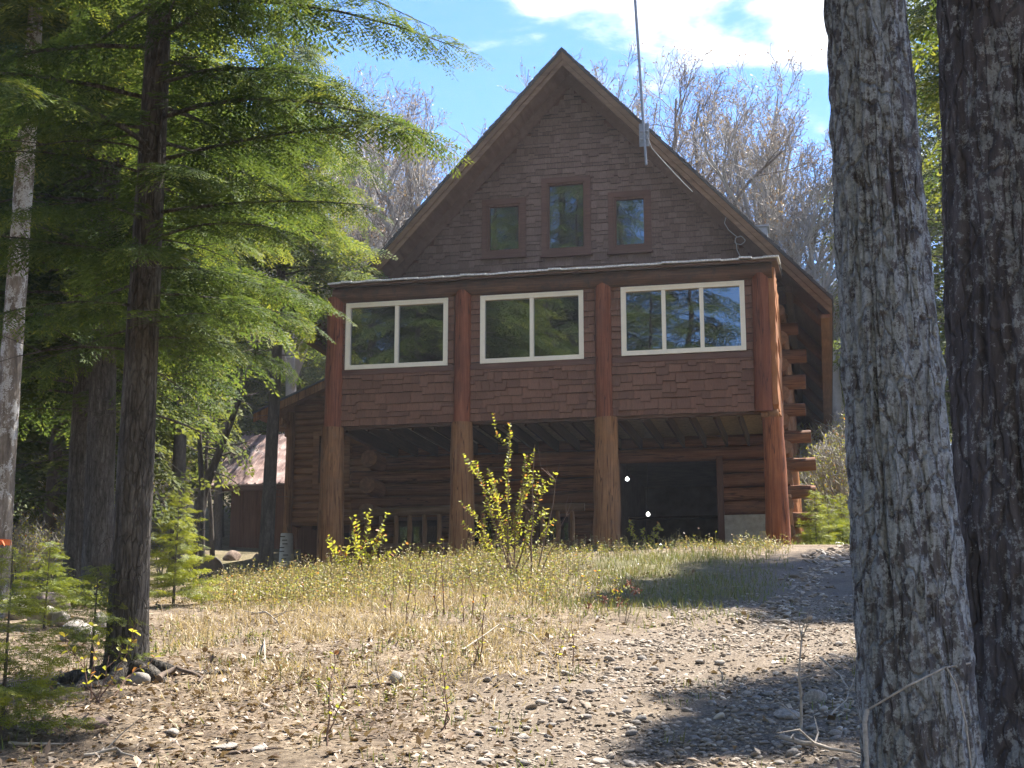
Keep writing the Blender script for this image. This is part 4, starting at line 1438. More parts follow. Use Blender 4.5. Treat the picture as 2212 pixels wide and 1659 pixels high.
tA = tree_at('hemlock_tree', HM_A, 268, 10.0, .6, 'large hemlock with dark straight trunk and exposed roots in front of the clearing')
tB = tree_at('hemlock_tree', HM_B, 208, 17.2, 2.1, 'thick hemlock trunk standing just behind the front hemlock on the left')
tD = tree_at('hemlock_tree', HM_C, 571, 28.2, 1.0, 'slender hemlock growing in front of the shed wall')
# roots of the front hemlock
pA = tA.location
rd = random.Random(31)
for k, (a, l) in enumerate(((-.55, 1.0), (.15, .75), (-1.2, .8), (2.4, .5), (3.6, .5), (-2.1, .6))):
    pts = []; rad = []
    for i in range(8):
        u = i / 7
        x = math.cos(a + .5 * u * (1 if k % 2 else -1)) * (.08 + l * u); y = math.sin(a + .3 * u) * (.08 + l * u)
        z = gz(pA.x + x, pA.y + y) - pA.z + .10 * (1 - u) ** 2 + .02 * math.sin(u * 8 + k) - .015
        pts.append((x, y, z)); rad.append(.055 * (1 - u) + .012)
    mb = MB(); mb.tube(pts, rad, 8, wob=.25, seed=k); link('root', mb.mesh('root', M['bark_hemlock']), tA, rot=(0, 0, -.6))

# pale leaning trunk at the left edge
base = spot(-14, 14.6)
top = at(58, 300, 14.6); far_top = base + (top - base) * 2.0
V, Fq = trunk_arrays([tuple(base + (top - base) * f - base) for f in (-.05, .0, .3, .6, 1.0, 2.0)], [.145, .135, .115, .105, .095, .03], 32, 14, .05, 55, .2)
pt = empty('pale_tree', base, label='pale flaky barked trunk cut by the left edge of the view', cat='tree')
link('trunk', np_mesh('pale_trunk', V, Fq, M['bark_pale'], smooth=True), pt)
oc = link('crown', HM_C[1], pt, scale=(.9, .9, .9)); oc.location = (top - base) * .15
tp = base + (top - base) * .135
mb = MB(); mb.tube([tp + Vector((0, 0, -.03)), tp + Vector((0, 0, .03))], .132, 16, caps=False); mb.tube([tp + Vector((.1, -.10, 0)), tp + Vector((.17, -.15, -.05))], [.02, .004], 5)
o = link('ribbon', mb.mesh('ribbon', M['orange_tape'])); tag(o, 'orange marking ribbon tied round the pale trunk', 'ribbon')

# the two great trunks close on the right
def big_trunk(px_bot, px_top, t, w_bot, w_top, mname, seed, label, crown_rz):
    b = at(px_bot, 1659, t); tpp = at(px_top, 0, t)
    d = (tpp - b)
    g = gz(b.x, b.y)
    f0 = (g - .3 - b.z) / d.z
    fs = [f0, f0 + .06, 0, .5, 1, 1.8, 2.6]
    rb_, rt_ = w_bot / 2 / 3130 * t, w_top / 2 / 3130 * t
    rad = [rb_ + (rt_ - rb_) * f if f <= 1 else max(.03, rt_ * (1 - (f - 1) * .5)) for f in fs]
    rad[0] *= 1.25
    o0 = b + d * f0
    V, Fq = trunk_arrays([tuple(d * (f - f0)) for f in fs], rad, 190, 50, .085, seed, 0.0, fx=7.5, fz=1.5)
    # scaly plates on top of the furrows
    ang = np.arctan2(V[:, 1] - np.interp(V[:, 2], [0, d.z * 2.6], [0, d.y * 2.6]), V[:, 0] - np.interp(V[:, 2], [0, d.z * 2.6], [0, d.x * 2.6]))
    e = empty('old_tree', o0, 0, label, 'tree', None)
    k = .022 * (np.abs(fbm(np.cos(ang) * 9, np.sin(ang) * 9, V[:, 2] * 7, seed + 3, 3)) - .2)
    V[:, 0] += np.cos(ang) * k; V[:, 1] += np.sin(ang) * k
    link('trunk', np_mesh('old_trunk', V, Fq, M[mname], smooth=True), e)
    c = link('crown', HM_B[1], e, rot=(0, 0, crown_rz), scale=(.75, .75, .75)); c.location = d * (1.0 - f0)
    return e


big_trunk(1990, 1868, 4.6, 236, 166, 'bark_lichen', 71, 'near grey trunk blotched with pale blue lichen, leaning beside the drive', .4)
big_trunk(2292, 2182, 5.3, 366, 318, 'bark_purple', 72, 'broad dark purplish trunk cut by the right edge of the view', 2.0)

# ------------------------------------------------------------------ wood behind, on the left
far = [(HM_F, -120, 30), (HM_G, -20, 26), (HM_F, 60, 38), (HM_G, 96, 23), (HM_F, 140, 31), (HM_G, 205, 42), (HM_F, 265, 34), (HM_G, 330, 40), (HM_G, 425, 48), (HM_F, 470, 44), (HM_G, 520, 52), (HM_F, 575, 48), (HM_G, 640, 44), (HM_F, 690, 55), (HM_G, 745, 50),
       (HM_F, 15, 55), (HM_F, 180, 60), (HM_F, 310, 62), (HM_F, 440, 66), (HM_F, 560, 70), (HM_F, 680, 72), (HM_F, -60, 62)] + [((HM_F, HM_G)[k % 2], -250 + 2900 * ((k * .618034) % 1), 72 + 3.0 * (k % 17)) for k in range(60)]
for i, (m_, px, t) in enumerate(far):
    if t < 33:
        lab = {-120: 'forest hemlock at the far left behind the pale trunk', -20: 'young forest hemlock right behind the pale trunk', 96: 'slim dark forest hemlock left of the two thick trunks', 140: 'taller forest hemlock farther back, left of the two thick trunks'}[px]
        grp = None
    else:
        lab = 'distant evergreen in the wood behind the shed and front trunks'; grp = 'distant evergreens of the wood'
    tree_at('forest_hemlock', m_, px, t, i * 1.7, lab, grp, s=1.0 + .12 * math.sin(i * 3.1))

# thin bare poles and two leaning trunks near the shed
def pole_tree(px, t, pts, r, mname, label, seed, grp=None):
    b = spot(px, t)
    P = [Vector((0, 0, -.2))] + [at(x, y, t) - b for (x, y) in pts]
    n = len(P)
    V, Fq = trunk_arrays(P, [r * (1 - .75 * i / (n - 1)) for i in range(n)], 12, 5, .06, seed)
    rg = np.random.default_rng(seed)
    s0, s1, ra, rb = [], [], [], []
    L = P[-1].length
    for k in range(16):
        f = rg.uniform(.3, 1); i = min(n - 2, int(f * (n - 1))); a = np.array(P[i].lerp(P[i + 1], f * (n - 1) - i))
        d = norm(np.array([rg.normal(), rg.normal(), rg.uniform(-.3, .6)]))
        l = rg.uniform(.3, 1.1); m1 = a + d * l * .5; m2 = m1 + norm(d + rg.normal(0, .35, 3)) * l * .5
        s0 += [a, m1]; s1 += [m1, m2]; ra += [r * .2, r * .12]; rb += [r * .12, .003]
    V, Fq = join([(V, Fq), prisms(s0, s1, ra, rb, 4)])
    e = empty('bare_pole_tree', b, 0, label, 'tree', grp)
    link('trunk', np_mesh('pole_trunk', V, Fq, M[mname], smooth=True), e)


tree_at('hemlock_tree', HM_C, 380, 25, 4.1, 'slim straight hemlock between the thick trunks and the shed', None, .9)
tree_at('hemlock_tree', HM_B, 158, 18.8, 3.3, 'dark hemlock trunk just left of and behind the two thick trunks', None, .85)
pole_tree(404, 30, ((440, 1060), (480, 960), (522, 850), (560, 740)), .13, 'bark_far', 'dark trunk leaning steeply to the shed roof', 61)
pole_tree(437, 29, ((436, 1050), (430, 930), (418, 800), (420, 640)), .07, 'bark_far', 'thin crooked bare tree beside the leaning trunk', 62)
pole_tree(462, 31, ((455, 1100), (445, 1000), (452, 880), (470, 700)), .06, 'bark_far', 'thin bare sapling tree nearest the shed corner', 63)
pole_tree(470, 38, ((472, 1000), (490, 900), (530, 830), (545, 700)), .12, 'bark_far', 'curved grey trunk rising behind the shed roof', 64)
pole_tree(136, 27, ((137, 1000), (140, 800), (146, 500)), .08, 'bark_far', 'thin dark bare pole left of the thick trunks', 65)
pole_tree(33, 24, ((36, 1000), (44, 700), (52, 400)), .06, 'bark_far', 'thin dark pole beside the pale trunk at the left', 66)


# ------------------------------------------------------------------ bare spring trees behind the house
def bare_tree_arrays(H, r0, seed, levels=4, spread=.62, stems=1, bush=False):
    rg = np.random.default_rng(seed)
    S = []; tips = []

    def grow(p, d, L, r, lev):
        nseg = 5 if lev == 0 else 4
        q = p.copy(); dd = d.copy()
        pts = [q.copy()]; dirs = [dd.copy()]
        for i in range(nseg):
            dd = norm(dd + rg.normal(0, .10 + .05 * lev, 3) + np.array([0, 0, .05 if lev else .02]))
            q2 = q + dd * L / nseg
            S.append((q, q2, r * (1 - .6 * i / nseg), r * (1 - .6 * (i + 1) / nseg), lev))
            q = q2; pts.append(q.copy()); dirs.append(dd.copy())
        if lev >= levels:
            tips.append((q, dd)); return
        nch = (9, 7, 6, 5, 4)[lev] if not bush else (6, 5, 4, 3, 3)[lev]
        for k in range(nch):
            f = rg.uniform(.35 if lev == 0 else .2, 1.0); i = min(nseg - 1, int(f * nseg))
            a = pts[i] + (pts[i + 1] - pts[i]) * (f * nseg - i)
            out = rg.normal(0, 1, 3); out -= dirs[i] * out.dot(dirs[i]); out = norm(out)
            an = spread * rg.uniform(.6, 1.25)
            nd_ = norm(dirs[i] * math.cos(an) + out * math.sin(an) + np.array([0, 0, .15]))
            grow(a, nd_, L * rg.uniform(.38, .62) * (1.15 - .4 * f), max(.0035, r * .42 * (1 - .4 * f)), lev + 1)
        tips.append((q, dd))

    for s in range(stems):
        a = rg.uniform(0, 2 * PI)
        d = norm(np.array([math.cos(a) * (.25 if stems > 1 else .04), math.sin(a) * (.25 if stems > 1 else .04), 1]))
        grow(np.array([math.cos(a) * .15, math.sin(a) * .15, -.2]) if stems > 1 else np.array([0, 0, -.3]), d, H * .62 * rg.uniform(.8, 1.1), r0 * rg.uniform(.6, 1) if stems > 1 else r0, 0)
    return S, tips


def bare_tree_meshes(key, H, r0, seed, bark, bud='buds', levels=4, spread=.62, stems=1, bush=False, budsize=.06, thick=1.0, nbud=1):
    S, tips = bare_tree_arrays(H, r0, seed, levels, spread, stems, bush)
    lv = np.array([s[4] for s in S]); P0 = np.array([s[0] for s in S]); P1 = np.array([s[1] for s in S]); R0 = np.array([s[2] for s in S]); R1 = np.array([s[3] for s in S])
    R0 = np.maximum(R0, .006 * thick); R1 = np.maximum(R1, .004 * thick)
    out = []
    big = lv <= 1
    tm = np_mesh(key + '_trunk', *prisms(P0[big], P1[big], R0[big], R1[big], 6), M[bark], smooth=True)
    V1, F1 = prisms(P0[~big], P1[~big], R0[~big], R1[~big], 3)
    rg = np.random.default_rng(seed + 1)
    tp = np.repeat(np.array([t[0] for t in tips]), nbud, 0); td = np.repeat(np.array([t[1] for t in tips]), nbud, 0)
    if nbud > 1: tp = tp - td * (rg.random(len(tp)) * .35)[:, None]
    td = norm(td + rg.normal(0, .6, td.shape)); sd = norm(np.cross(td, rg.normal(0, 1, td.shape)))
    n = len(tp)
    V2, F2 = leaf_quads(tp, td, sd, budsize * rg.uniform(.6, 1.4, n), budsize * .5 * rg.uniform(.6, 1.4, n))
    V = np.concatenate([V1, V2]); Fq = np.concatenate([F1, F2 + len(V1)])
    mi = np.concatenate([np.zeros(len(F1)), np.ones(len(F2))])
    tint = np.concatenate([np.zeros(len(F1)), rg.random(len(F2))])
    cm = np_mesh(key + '_crown', V, Fq, [M[bark], M[bud]], midx=mi, tint=tint)
    print(key, len(S), n)
    return tm, cm


BT = [bare_tree_meshes('bare_one', 13.5, .22, 201, 'twig_white', levels=4, budsize=.07, thick=1.2),
      bare_tree_meshes('bare_two', 12.5, .2, 202, 'twig_white', levels=4, spread=.5, budsize=.06, thick=1.2),
      bare_tree_meshes('bare_three', 14.5, .24, 203, 'twig_dark', levels=4, spread=.7, budsize=.07, thick=1.2)]
BS = [bare_tree_meshes('brush_one', 3.6, .03, 211, 'twig_white', 'spring_leaf', levels=3, stems=6, bush=True, budsize=.045, thick=1.1, nbud=2),
      bare_tree_meshes('brush_two', 2.6, .022, 212, 'twig_grey', 'spring_leaf', levels=3, stems=7, bush=True, budsize=.045, thick=1.0, nbud=2)]
BTH = [max(v.co.z for v in m[1].vertices) for m in BT]
bare = [(0, 1300, 44, 130), (1, 1375, 52, 105), (2, 1440, 47, 160), (0, 1500, 50, 135), (2, 1570, 46, 150), (1, 1620, 44, 170), (0, 1680, 48, 135), (1, 1735, 45, 230), (0, 1775, 52, 220), (1, 1830, 42, 290), (2, 1850, 56, 330), (1, 1960, 48, 300), (2, 1650, 56, 180),
        (1, 860, 46, 190), (0, 800, 52, 170), (1, 920, 56, 240), (2, 745, 46, 150), (0, 620, 42, 200), (1, 850, 60, 200)]
for i, (k, px, t, ytop) in enumerate(bare):
    right = px > 1200
    g0 = spot(px, t); s = (at(px, ytop, t).z - g0.z) / BTH[k]
    tree_at('bare_tree', BT[k], px, t, i * 2.3, ('leafless budding tree behind the right roof slope, %s counted from the peak' if right else 'leafless pale tree behind the left roof slope, %s counted from the left') % ORD[sorted(q[1] for q in bare if (q[1] > 1200) == right).index(px)], 'bare trees behind the right roof slope' if right else 'bare trees behind the left roof slope', s)
tree_at('spruce_tree', HM_G, 1535, 42, .5, 'dark conical evergreen among the bare trees above the right roof slope', None, .98)
tree_at('spruce_tree', HM_F, 1992, 46, .9, 'tall evergreen showing between the two great trunks', None, 1.35)
tree_at('spruce_tree', HM_G, 1900, 52, 2.2, 'dark evergreen half hidden behind the lichened trunk', None, 1.15)
tree_at('spruce_tree', HM_F, 2090, 40, 1.4, 'distant evergreen behind the gap of the two great trunks', None, 1.1)
# hemlocks on the right, out of view, whose crowns shade the drive
for i, (x, y, s) in enumerate(((4.0, 23.6, 1.42), (5.4, 21.8, 1.35), (2.7, 12.2, .8), (3.2, 9.0, .75))):
    plant_tree('hemlock_tree', HM_C[0], HM_C[1], (x, y, gz(x, y)), i * 1.3, 'hemlock beyond the right edge that shades the drive', 'tree', 'hemlocks shading the drive', s)
# the wood behind the viewer, mirrored in the windows
for i, (x, y, s) in enumerate(((-19, -8, 1.9), (-15.0, -10, 2.1), (-11.6, -8.5, 1.9), (-13.2, -15, 2.5), (-8.8, -11, 2.0), (-22, -13, 2.1), (-5.6, -13, 1.7), (0.5, -13, 2.0), (4.5, -9, 1.7))):
    plant_tree('hemlock_tree', HM_B[0], HM_B[1], (x, y, gz(x, y)), i * 2.1, 'hemlock seen only as a reflection in the house windows', 'tree', 'hemlocks mirrored in the windows', s)

# ------------------------------------------------------------------ brush, saplings, bushes
brush = [(0, 1815, 31, 1.0), (1, 1790, 34, 1.2), (0, 1845, 36, 1.3), (0, 1870, 30, 1.1), (0, 1800, 40, 1.5), (1, 1860, 42, 1.6), (0, 1905, 33, 1.2), (0, 1780, 46, 1.6), (1, 1950, 30, 1.2), (0, 2040, 32, 1.3)]
for i, (k, px, t, s) in enumerate(brush):
    tree_at('brush', BS[k], px, t, i * 1.9, 'tangled pale brush at the wood edge right of the house, %s from the wall' % ORD[sorted(q[1] for q in brush).index(px)], 'brush right of the house', s)['category'] = 'shrub'
brush = [(1, 60, 24, .8), (1, 130, 20.5, .62), (0, 230, 27, .8), (1, 345, 26, .8), (0, 300, 36, 1.1), (0, 90, 33, 1.1), (1, 190, 23, .7), (1, 15, 20, .62), (0, 560, 45, 1.4), (0, 650, 42, 1.3)]
for i, (k, px, t, s) in enumerate(brush):
    tree_at('brush', BS[k], px, t, i * 2.7, 'thin budding brush on the floor of the wood, %s from the left' % ORD[sorted(q[1] for q in brush).index(px)], 'brush in the wood on the left', s)['category'] = 'shrub'

tree_at('spruce_sapling', SP_A, 374, 15.2, .3, 'bright green young spruce at the right foot of the thick trunks', None, .64)['category'] = 'sapling'
tree_at('spruce_sapling', SP_B, 194, 9.9, 1.3, 'thin dark young spruce standing left of the front trunk', None, .55)['category'] = 'sapling'
tree_at('spruce_sapling', SP_A, 2, 8.0, 2.2, 'sunlit young spruce cut by the left edge in the foreground', None, .55)['category'] = 'sapling'
tree_at('spruce_sapling', SP_B, 95, 13.0, 2.9, 'low dark spruce sapling among the rocks at the left', None, .55)['category'] = 'sapling'
tree_at('arborvitae_bush', SP_A, 1764, 27.3, .8, 'rounded green evergreen bush at the right corner of the house', None, .62)['category'] = 'bush'
tree_at('arborvitae_bush', SP_A, 1822, 28.5, 1.8, 'yellow green evergreen bush on the lawn right of the house', None, .62)['category'] = 'bush'
tree_at('arborvitae_bush', SP_B, 1792, 28.0, 2.8, 'low bright evergreen bush between the two at the house corner', None, .8)['category'] = 'bush'

# ================================================================== ground cover and small things
def on_ground(px, py):
    """t where the sight line through (px, py) meets the ground"""
    ts = np.arange(4.0, 60, .04)
    p = at(px, py, 1.0)
    x, y, z = p.x * ts, p.y * ts, EYE + (p.z - EYE) * ts
    hit = np.nonzero(z <= ground(x, y))[0]
    return float(ts[hit[0]]) if len(hit) else 30.0


def gspot(px, py, dz=0.0):
    t = on_ground(px, py)
    p = at(px, py, t)
    return Vector((p.x, p.y, gz(p.x, p.y) + dz))


def ico(sub=0):
    f = (1 + 5 ** .5) / 2
    V = np.array([(-1, f, 0), (1, f, 0), (-1, -f, 0), (1, -f, 0), (0, -1, f), (0, 1, f), (0, -1, -f), (0, 1, -f), (f, 0, -1), (f, 0, 1), (-f, 0, -1), (-f, 0, 1)], float)
    V = norm(V)
    Fq = np.array([(0, 11, 5), (0, 5, 1), (0, 1, 7), (0, 7, 10), (0, 10, 11), (1, 5, 9), (5, 11, 4), (11, 10, 2), (10, 7, 6), (7, 1, 8), (3, 9, 4), (3, 4, 2), (3, 2, 6), (3, 6, 8), (3, 8, 9), (4, 9, 5), (2, 4, 11), (6, 2, 10), (8, 6, 7), (9, 8, 1)])
    for _ in range(sub):
        Vl = [tuple(v) for v in V]; cache = {}; out = []

        def mid(a, b):
            k = (min(a, b), max(a, b))
            if k not in cache:
                m = norm((np.array(Vl[a]) + np.array(Vl[b]))[None])[0]
                Vl.append(tuple(m)); cache[k] = len(Vl) - 1
            return cache[k]
        for a, b, c in Fq:
            x, y, z = mid(a, b), mid(b, c), mid(c, a)
            out += [(a, x, z), (b, y, x), (c, z, y), (x, y, z)]
        V, Fq = np.array(Vl), np.array(out)
    return V, Fq


def rock_template(sub, seed, flat=.55, rough=.25, ang=False):
    V, Fq = ico(sub)
    rg = np.random.default_rng(seed)
    V = V * (1 + rough * fbm(V[:, 0] * 1.3 + seed, V[:, 1] * 1.3, V[:, 2] * 1.3, seed, 3))[:, None]
    if ang:
        for _ in range(5):                  # knock flat faces into it
            n = norm(rg.normal(0, 1, 3)[None])[0]; d = V @ n; k = rg.uniform(.55, .8)
            V = V - n[None] * np.maximum(d - k, 0)[:, None] * .9
    V = V * np.array([1, rg.uniform(.6, .9), flat * rg.uniform(.75, 1.2)])
    return V, Fq


def scatter(templates, X, Y, Z, S, rg, tint, tilt=.25):
    Vs, Fs, Ts, off = [], [], [], 0
    pick = rg.integers(0, len(templates), len(X))
    for k, (V, Fq) in enumerate(templates):
        m = pick == k
        c = int(m.sum())
        if not c: continue
        a = rg.uniform(0, 2 * PI, c); tx = rg.normal(0, tilt, c); ty = rg.normal(0, tilt, c)
        ca, sa = np.cos(a), np.sin(a)
        W = V[None] * S[m][:, None, None]
        x = W[..., 0] * ca[:, None] - W[..., 1] * sa[:, None]; y = W[..., 0] * sa[:, None] + W[..., 1] * ca[:, None]
        z = W[..., 2] + x * tx[:, None] + y * ty[:, None]
        P = np.stack([x + X[m][:, None], y + Y[m][:, None], z + Z[m][:, None]], -1)
        Vs.append(P.reshape(-1, 3))
        Fs.append((Fq[None] + (np.arange(c) * len(V))[:, None, None]).reshape(-1, Fq.shape[1]) + off)
        Ts.append(np.repeat(tint[m], len(Fq))); off += c * len(V)
    return np.concatenate(Vs), np.concatenate(Fs), np.concatenate(Ts)


def px_of(r, t):
    return CXP + FPX * r / (t * math.cos(PITCH) + (np.interp(t, GT, GZ) - EYE) * math.sin(PITCH))


def cloud(n, r0, r1, t0, t1, rg, dens, tp=1.0):
    """n candidate points over a patch, kept by density"""
    r = rg.uniform(r0, r1, n); t = t0 + (t1 - t0) * rg.random(n) ** tp
    keep = rg.random(n) < dens(r, t)
    r, t = r[keep], t[keep]
    x, y = rt_to_xy(r, t)
    return r, t, x, y, ground(x, y)


rg = np.random.default_rng(500)
# gravel
peb = [rock_template(0, 900 + i, .36, .5) for i in range(6)]
cob = [rock_template(1, 920 + i, .36, .35, True) for i in range(6)]
den = lambda r, t: np.clip(drive_mask(r, t) * 1.3 - .1, 0, 1) * np.clip(.75 + .9 * fbm(r * 1.1, t * 1.1, 0, 66, 3), .12, 1)
r, t, X, Y, Z = cloud(34000, -1.6, 4.2, 6.2, 15.5, rg, den, 1.25)
S = np.clip(rg.lognormal(math.log(.013), .42, len(X)), .006, .03)
a = scatter(peb, X, Y, Z + S * .15, S, rg, np.clip(rg.normal(.5, .24, len(X)), 0, 1))
r, t, X, Y, Z = cloud(3200, -1.6, 4.2, 6.2, 16, rg, den)
S = np.clip(rg.lognormal(math.log(.021), .35, len(X)), .012, .045)
b = scatter(cob, X, Y, Z + S * .1, S, rg, np.clip(rg.normal(.55, .22, len(X)), 0, 1))
# the stony rut that climbs to the right of the house
rut = lambda r, t: np.clip(1.2 - np.abs(r - (np.interp(t, [13, 15, 17, 20, 23], [2.2, 2.9, 3.5, 4.4, 5.4]) + .12 * np.sin(t * 2))) / .34, 0, 1)
r, t, X, Y, Z = cloud(6000, 1.6, 6.2, 13, 23.5, rg, rut)
S = np.clip(rg.lognormal(math.log(.028), .45, len(X)), .012, .09)
c = scatter(cob, X, Y, Z + S * .15, S, rg, np.clip(rg.normal(.6, .2, len(X)), 0, 1))
V = np.concatenate([a[0], b[0], c[0]]); Fq = np.concatenate([a[1], b[1] + len(a[0]), c[1] + len(a[0]) + len(b[0])])
o = link('gravel', np_mesh('gravel', V, Fq, M['stone_tint'], tint=np.concatenate([a[2], b[2], c[2]])))
tag(o, 'pale grey gravel and pebbles covering the drive', 'gravel', kind='stuff')
print('gravel tris', len(Fq))


def blades(X, Y, Z, H, W, rg, lean=.5, tint=None, name='grass', material='dry_grass', label='', cat='grass'):
    n = len(X)
    a = rg.uniform(0, 2 * PI, n); la = rg.uniform(0, 2 * PI, n); ll = np.abs(rg.normal(0, lean, n))
    d = np.stack([np.cos(la) * ll, np.sin(la) * ll, np.ones(n)], 1); d = norm(d)
    s = np.stack([np.cos(a), np.sin(a), np.zeros(n)], 1)
    B = np.stack([X, Y, Z - .01], 1)
    m = B + d * (H * .55)[:, None]
    e = m + norm(d + np.stack([np.cos(la) * ll * .9, np.sin(la) * ll * .9, -.35 * ll], 1)) * (H * .45)[:, None]
    w = (W * .5)[:, None]
    V = np.stack([B - s * w, B + s * w, m + s * w * .8, m - s * w * .8, e], 1).reshape(-1, 3)
    i = np.arange(n) * 5
    q = np.stack([i, i + 1, i + 2, i + 3], 1); tr = np.stack([i + 3, i + 2, i + 4], 1)
    tt = tint if tint is not None else rg.random(n)
    o = link(name, np_mesh(name, V, [q, tr], M[material], tint=np.concatenate([tt, tt])))
    return tag(o, label, cat, kind='stuff')


# dry grass over the clearing
pxm = lambda r, t: px_of(r, t)
den = lambda r, t: np.clip((pxm(r, t) - 330) / 90, 0, 1) * np.clip((1330 - pxm(r, t)) / 260, 0, 1) * np.clip((t - 8.6) / 2.2, 0, 1) * np.clip((19.5 - t) / 4, 0, 1) * (1 - drive_mask(r, t) * .95) * np.clip(.5 + 1.9 * fbm(r * .9, t * .9, 0, 41, 4), .05, 1)
r, t, X, Y, Z = cloud(110000, -4.2, 2.2, 8.6, 19.5, rg, den)
blades(X, Y, Z, rg.uniform(.05, .19, len(X)), rg.uniform(.004, .009, len(X)), rg, 2.2, rg.beta(2.2, 2, len(X)), 'dry_grass', 'dry_grass', 'matted straw coloured dry grass over the clearing')
print('dry grass', len(X))
# green grass: beside the ruts, tufts on the drive edge, the lawn
den = lambda r, t: np.clip(np.clip(1.15 - ((r - 1.9 - (t - 17) * .16) / 1.5) ** 2, 0, 1) * np.clip((t - 13.2) / 1.5, 0, 1) * np.clip((24 - t) / 1.5, 0, 1) * (1 - rut(r, t)) * np.clip(.6 + 1.1 * fbm(r * 1.2, t * 1.2, 0, 44, 3), .05, 1), 0, 1)
r1, t1, X1, Y1, Z1 = cloud(34000, -.5, 5.5, 13, 24, rg, den)
den2 = lambda r, t: (fbm(r * 1.6, t * 1.6, 0, 47, 3) > .30) * np.clip(1.2 - abs(drive_mask(r, t) - .35) * 2.2, .0, 1) * .8 + (fbm(r * 2.4, t * 2.4, 0, 48, 2) > .45) * .5
r2, t2, X2, Y2, Z2 = cloud(26000, -4, 4, 6.6, 15, rg, den2)
den3 = lambda r, t: np.clip((r - 4.2 - (t - 25) * .05) / .6, 0, 1) * np.ones_like(t)
r3, t3, X3, Y3, Z3 = cloud(9000, 3.6, 9, 24.5, 36, rg, den3)
X, Y, Z = [np.concatenate(q) for q in ((X1, X2, X3), (Y1, Y2, Y3), (Z1, Z2, Z3))]
H = np.concatenate([rg.uniform(.04, .15, len(X1)), rg.uniform(.03, .10, len(X2)), rg.uniform(.05, .16, len(X3))])
Wd = np.concatenate([rg.uniform(.006, .012, len(X1)), rg.uniform(.005, .010, len(X2)), rg.uniform(.012, .02, len(X3))])
blades(X, Y, Z, H, Wd, rg, .55, np.concatenate([rg.beta(1.2, 2.6, len(X1)), rg.beta(2, 2, len(X2)), rg.beta(3, 2, len(X3))]), 'green_grass', 'green_grass', 'short green spring grass beside the ruts, on the drive edge and lawn')
print('green', len(X1), len(X2), len(X3))
# leaf litter and broken twigs
den = lambda r, t: np.clip(1.1 - drive_mask(r, t) * 1.0, 0.12, 1) * np.clip(.65 + 1.1 * fbm(r * .9, t * .9, 0, 52, 3), .15, 1) * np.clip((15 - t) / 4, .18, 1)
r, t, X, Y, Z = cloud(120000, -6, 3.0, 6.3, 20, rg, den, 1.35)
n = len(X)
d = norm(np.stack([rg.normal(0, 1, n), rg.normal(0, 1, n), rg.normal(.0, .28, n)], 1))
sd = norm(np.cross(d, np.stack([rg.normal(0, .3, n), rg.normal(0, .3, n), np.ones(n)], 1)))
ln = np.clip(rg.lognormal(math.log(.030), .5, n), .009, .08); wd = ln * rg.uniform(.3, .75, n)
wd = np.where(rg.random(n) < .25, .006, wd)
up = np.stack([np.zeros(n), np.zeros(n), np.ones(n)], 1)
P = np.stack([X, Y, Z + rg.uniform(.002, .022, n)], 1)
mid = P + d * (ln * .5)[:, None]; tip = P + d * ln[:, None] + up * (ln * rg.uniform(-.12, .3, n))[:, None]
cl_ = (wd * rg.uniform(0, .5, n))[:, None]
V = np.stack([P, mid + sd * (wd * .5)[:, None] + up * cl_, tip, mid - sd * (wd * .5)[:, None] + up * cl_], 1).reshape(-1, 3)
i = np.arange(n) * 4
Fq = np.concatenate([np.stack([i, i + 1, i + 2], 1), np.stack([i, i + 2, i + 3], 1)])
tt = rg.beta(1.5, 2.3, n)
o = link('leaf_litter', np_mesh('leaf_litter', V, Fq, M['litter'], tint=np.concatenate([tt, tt])))
tag(o, 'dry fallen leaves and broken twigs scattered over the ground', 'leaf litter', kind='stuff')
print('litter', n)


# weeds on the bank below the porch
def weed_field(name, r0, r1, t0, t1, n, dens, hlo, hhi, leaf, rg, label, tlo=0.0, thi=1.0, material='weeds'):
    r, t, X, Y, Z = cloud(n, r0, r1, t0, t1, rg, dens)
    n = len(X)
    H = rg.uniform(hlo, hhi, n) * (.6 + .8 * rg.random(n) ** 2)
    a = rg.uniform(0, 2 * PI, n); l = np.abs(rg.normal(0, .25, n))
    d = norm(np.stack([np.cos(a) * l, np.sin(a) * l, np.ones(n)], 1))
    B = np.stack([X, Y, Z - .01], 1)
    Vs, Fs = prisms(B, B + d * H[:, None], np.full(n, .0035), np.full(n, .002), 3)
    ts = np.repeat(rg.uniform(.05, .38, n), 3)[np.argsort(np.tile(np.arange(n), 3), kind='stable')] if False else rg.uniform(.05, .38, len(Fs))
    k = 7
    u = np.tile(np.linspace(.25, 1, k), n) + rg.normal(0, .05, n * k)
    Bk = np.repeat(B, k, 0); dk = np.repeat(d, k, 0); Hk = np.repeat(H, k)
    P = Bk + dk * (Hk * u)[:, None]
    la = rg.uniform(0, 2 * PI, n * k)
    ld = norm(np.stack([np.cos(la), np.sin(la), rg.uniform(-.3, .9, n * k)], 1))
    ls = norm(np.cross(ld, np.stack([rg.normal(0, .4, n * k), rg.normal(0, .4, n * k), np.ones(n * k)], 1)))
    Vl, Fl = leaf_quads(P, ld, ls, leaf * rg.uniform(.5, 1.35, n * k), leaf * .55 * rg.uniform(.5, 1.3, n * k))
    kind = np.repeat(rg.random(n), k)
    tl = np.where(kind < .42, rg.uniform(0, .36, n * k), np.clip(rg.normal(.68, .16, n * k), .42, 1.0))
    V = np.concatenate([Vs, Vl]); Fq = np.concatenate([Fs, Fl + len(Vs)])
    o = link(name, np_mesh(name, V, Fq, M[material], tint=np.clip(np.concatenate([ts, tl]), tlo, thi)))
    tag(o, label, 'weeds', kind='stuff')
    print(name, n, len(Fq))


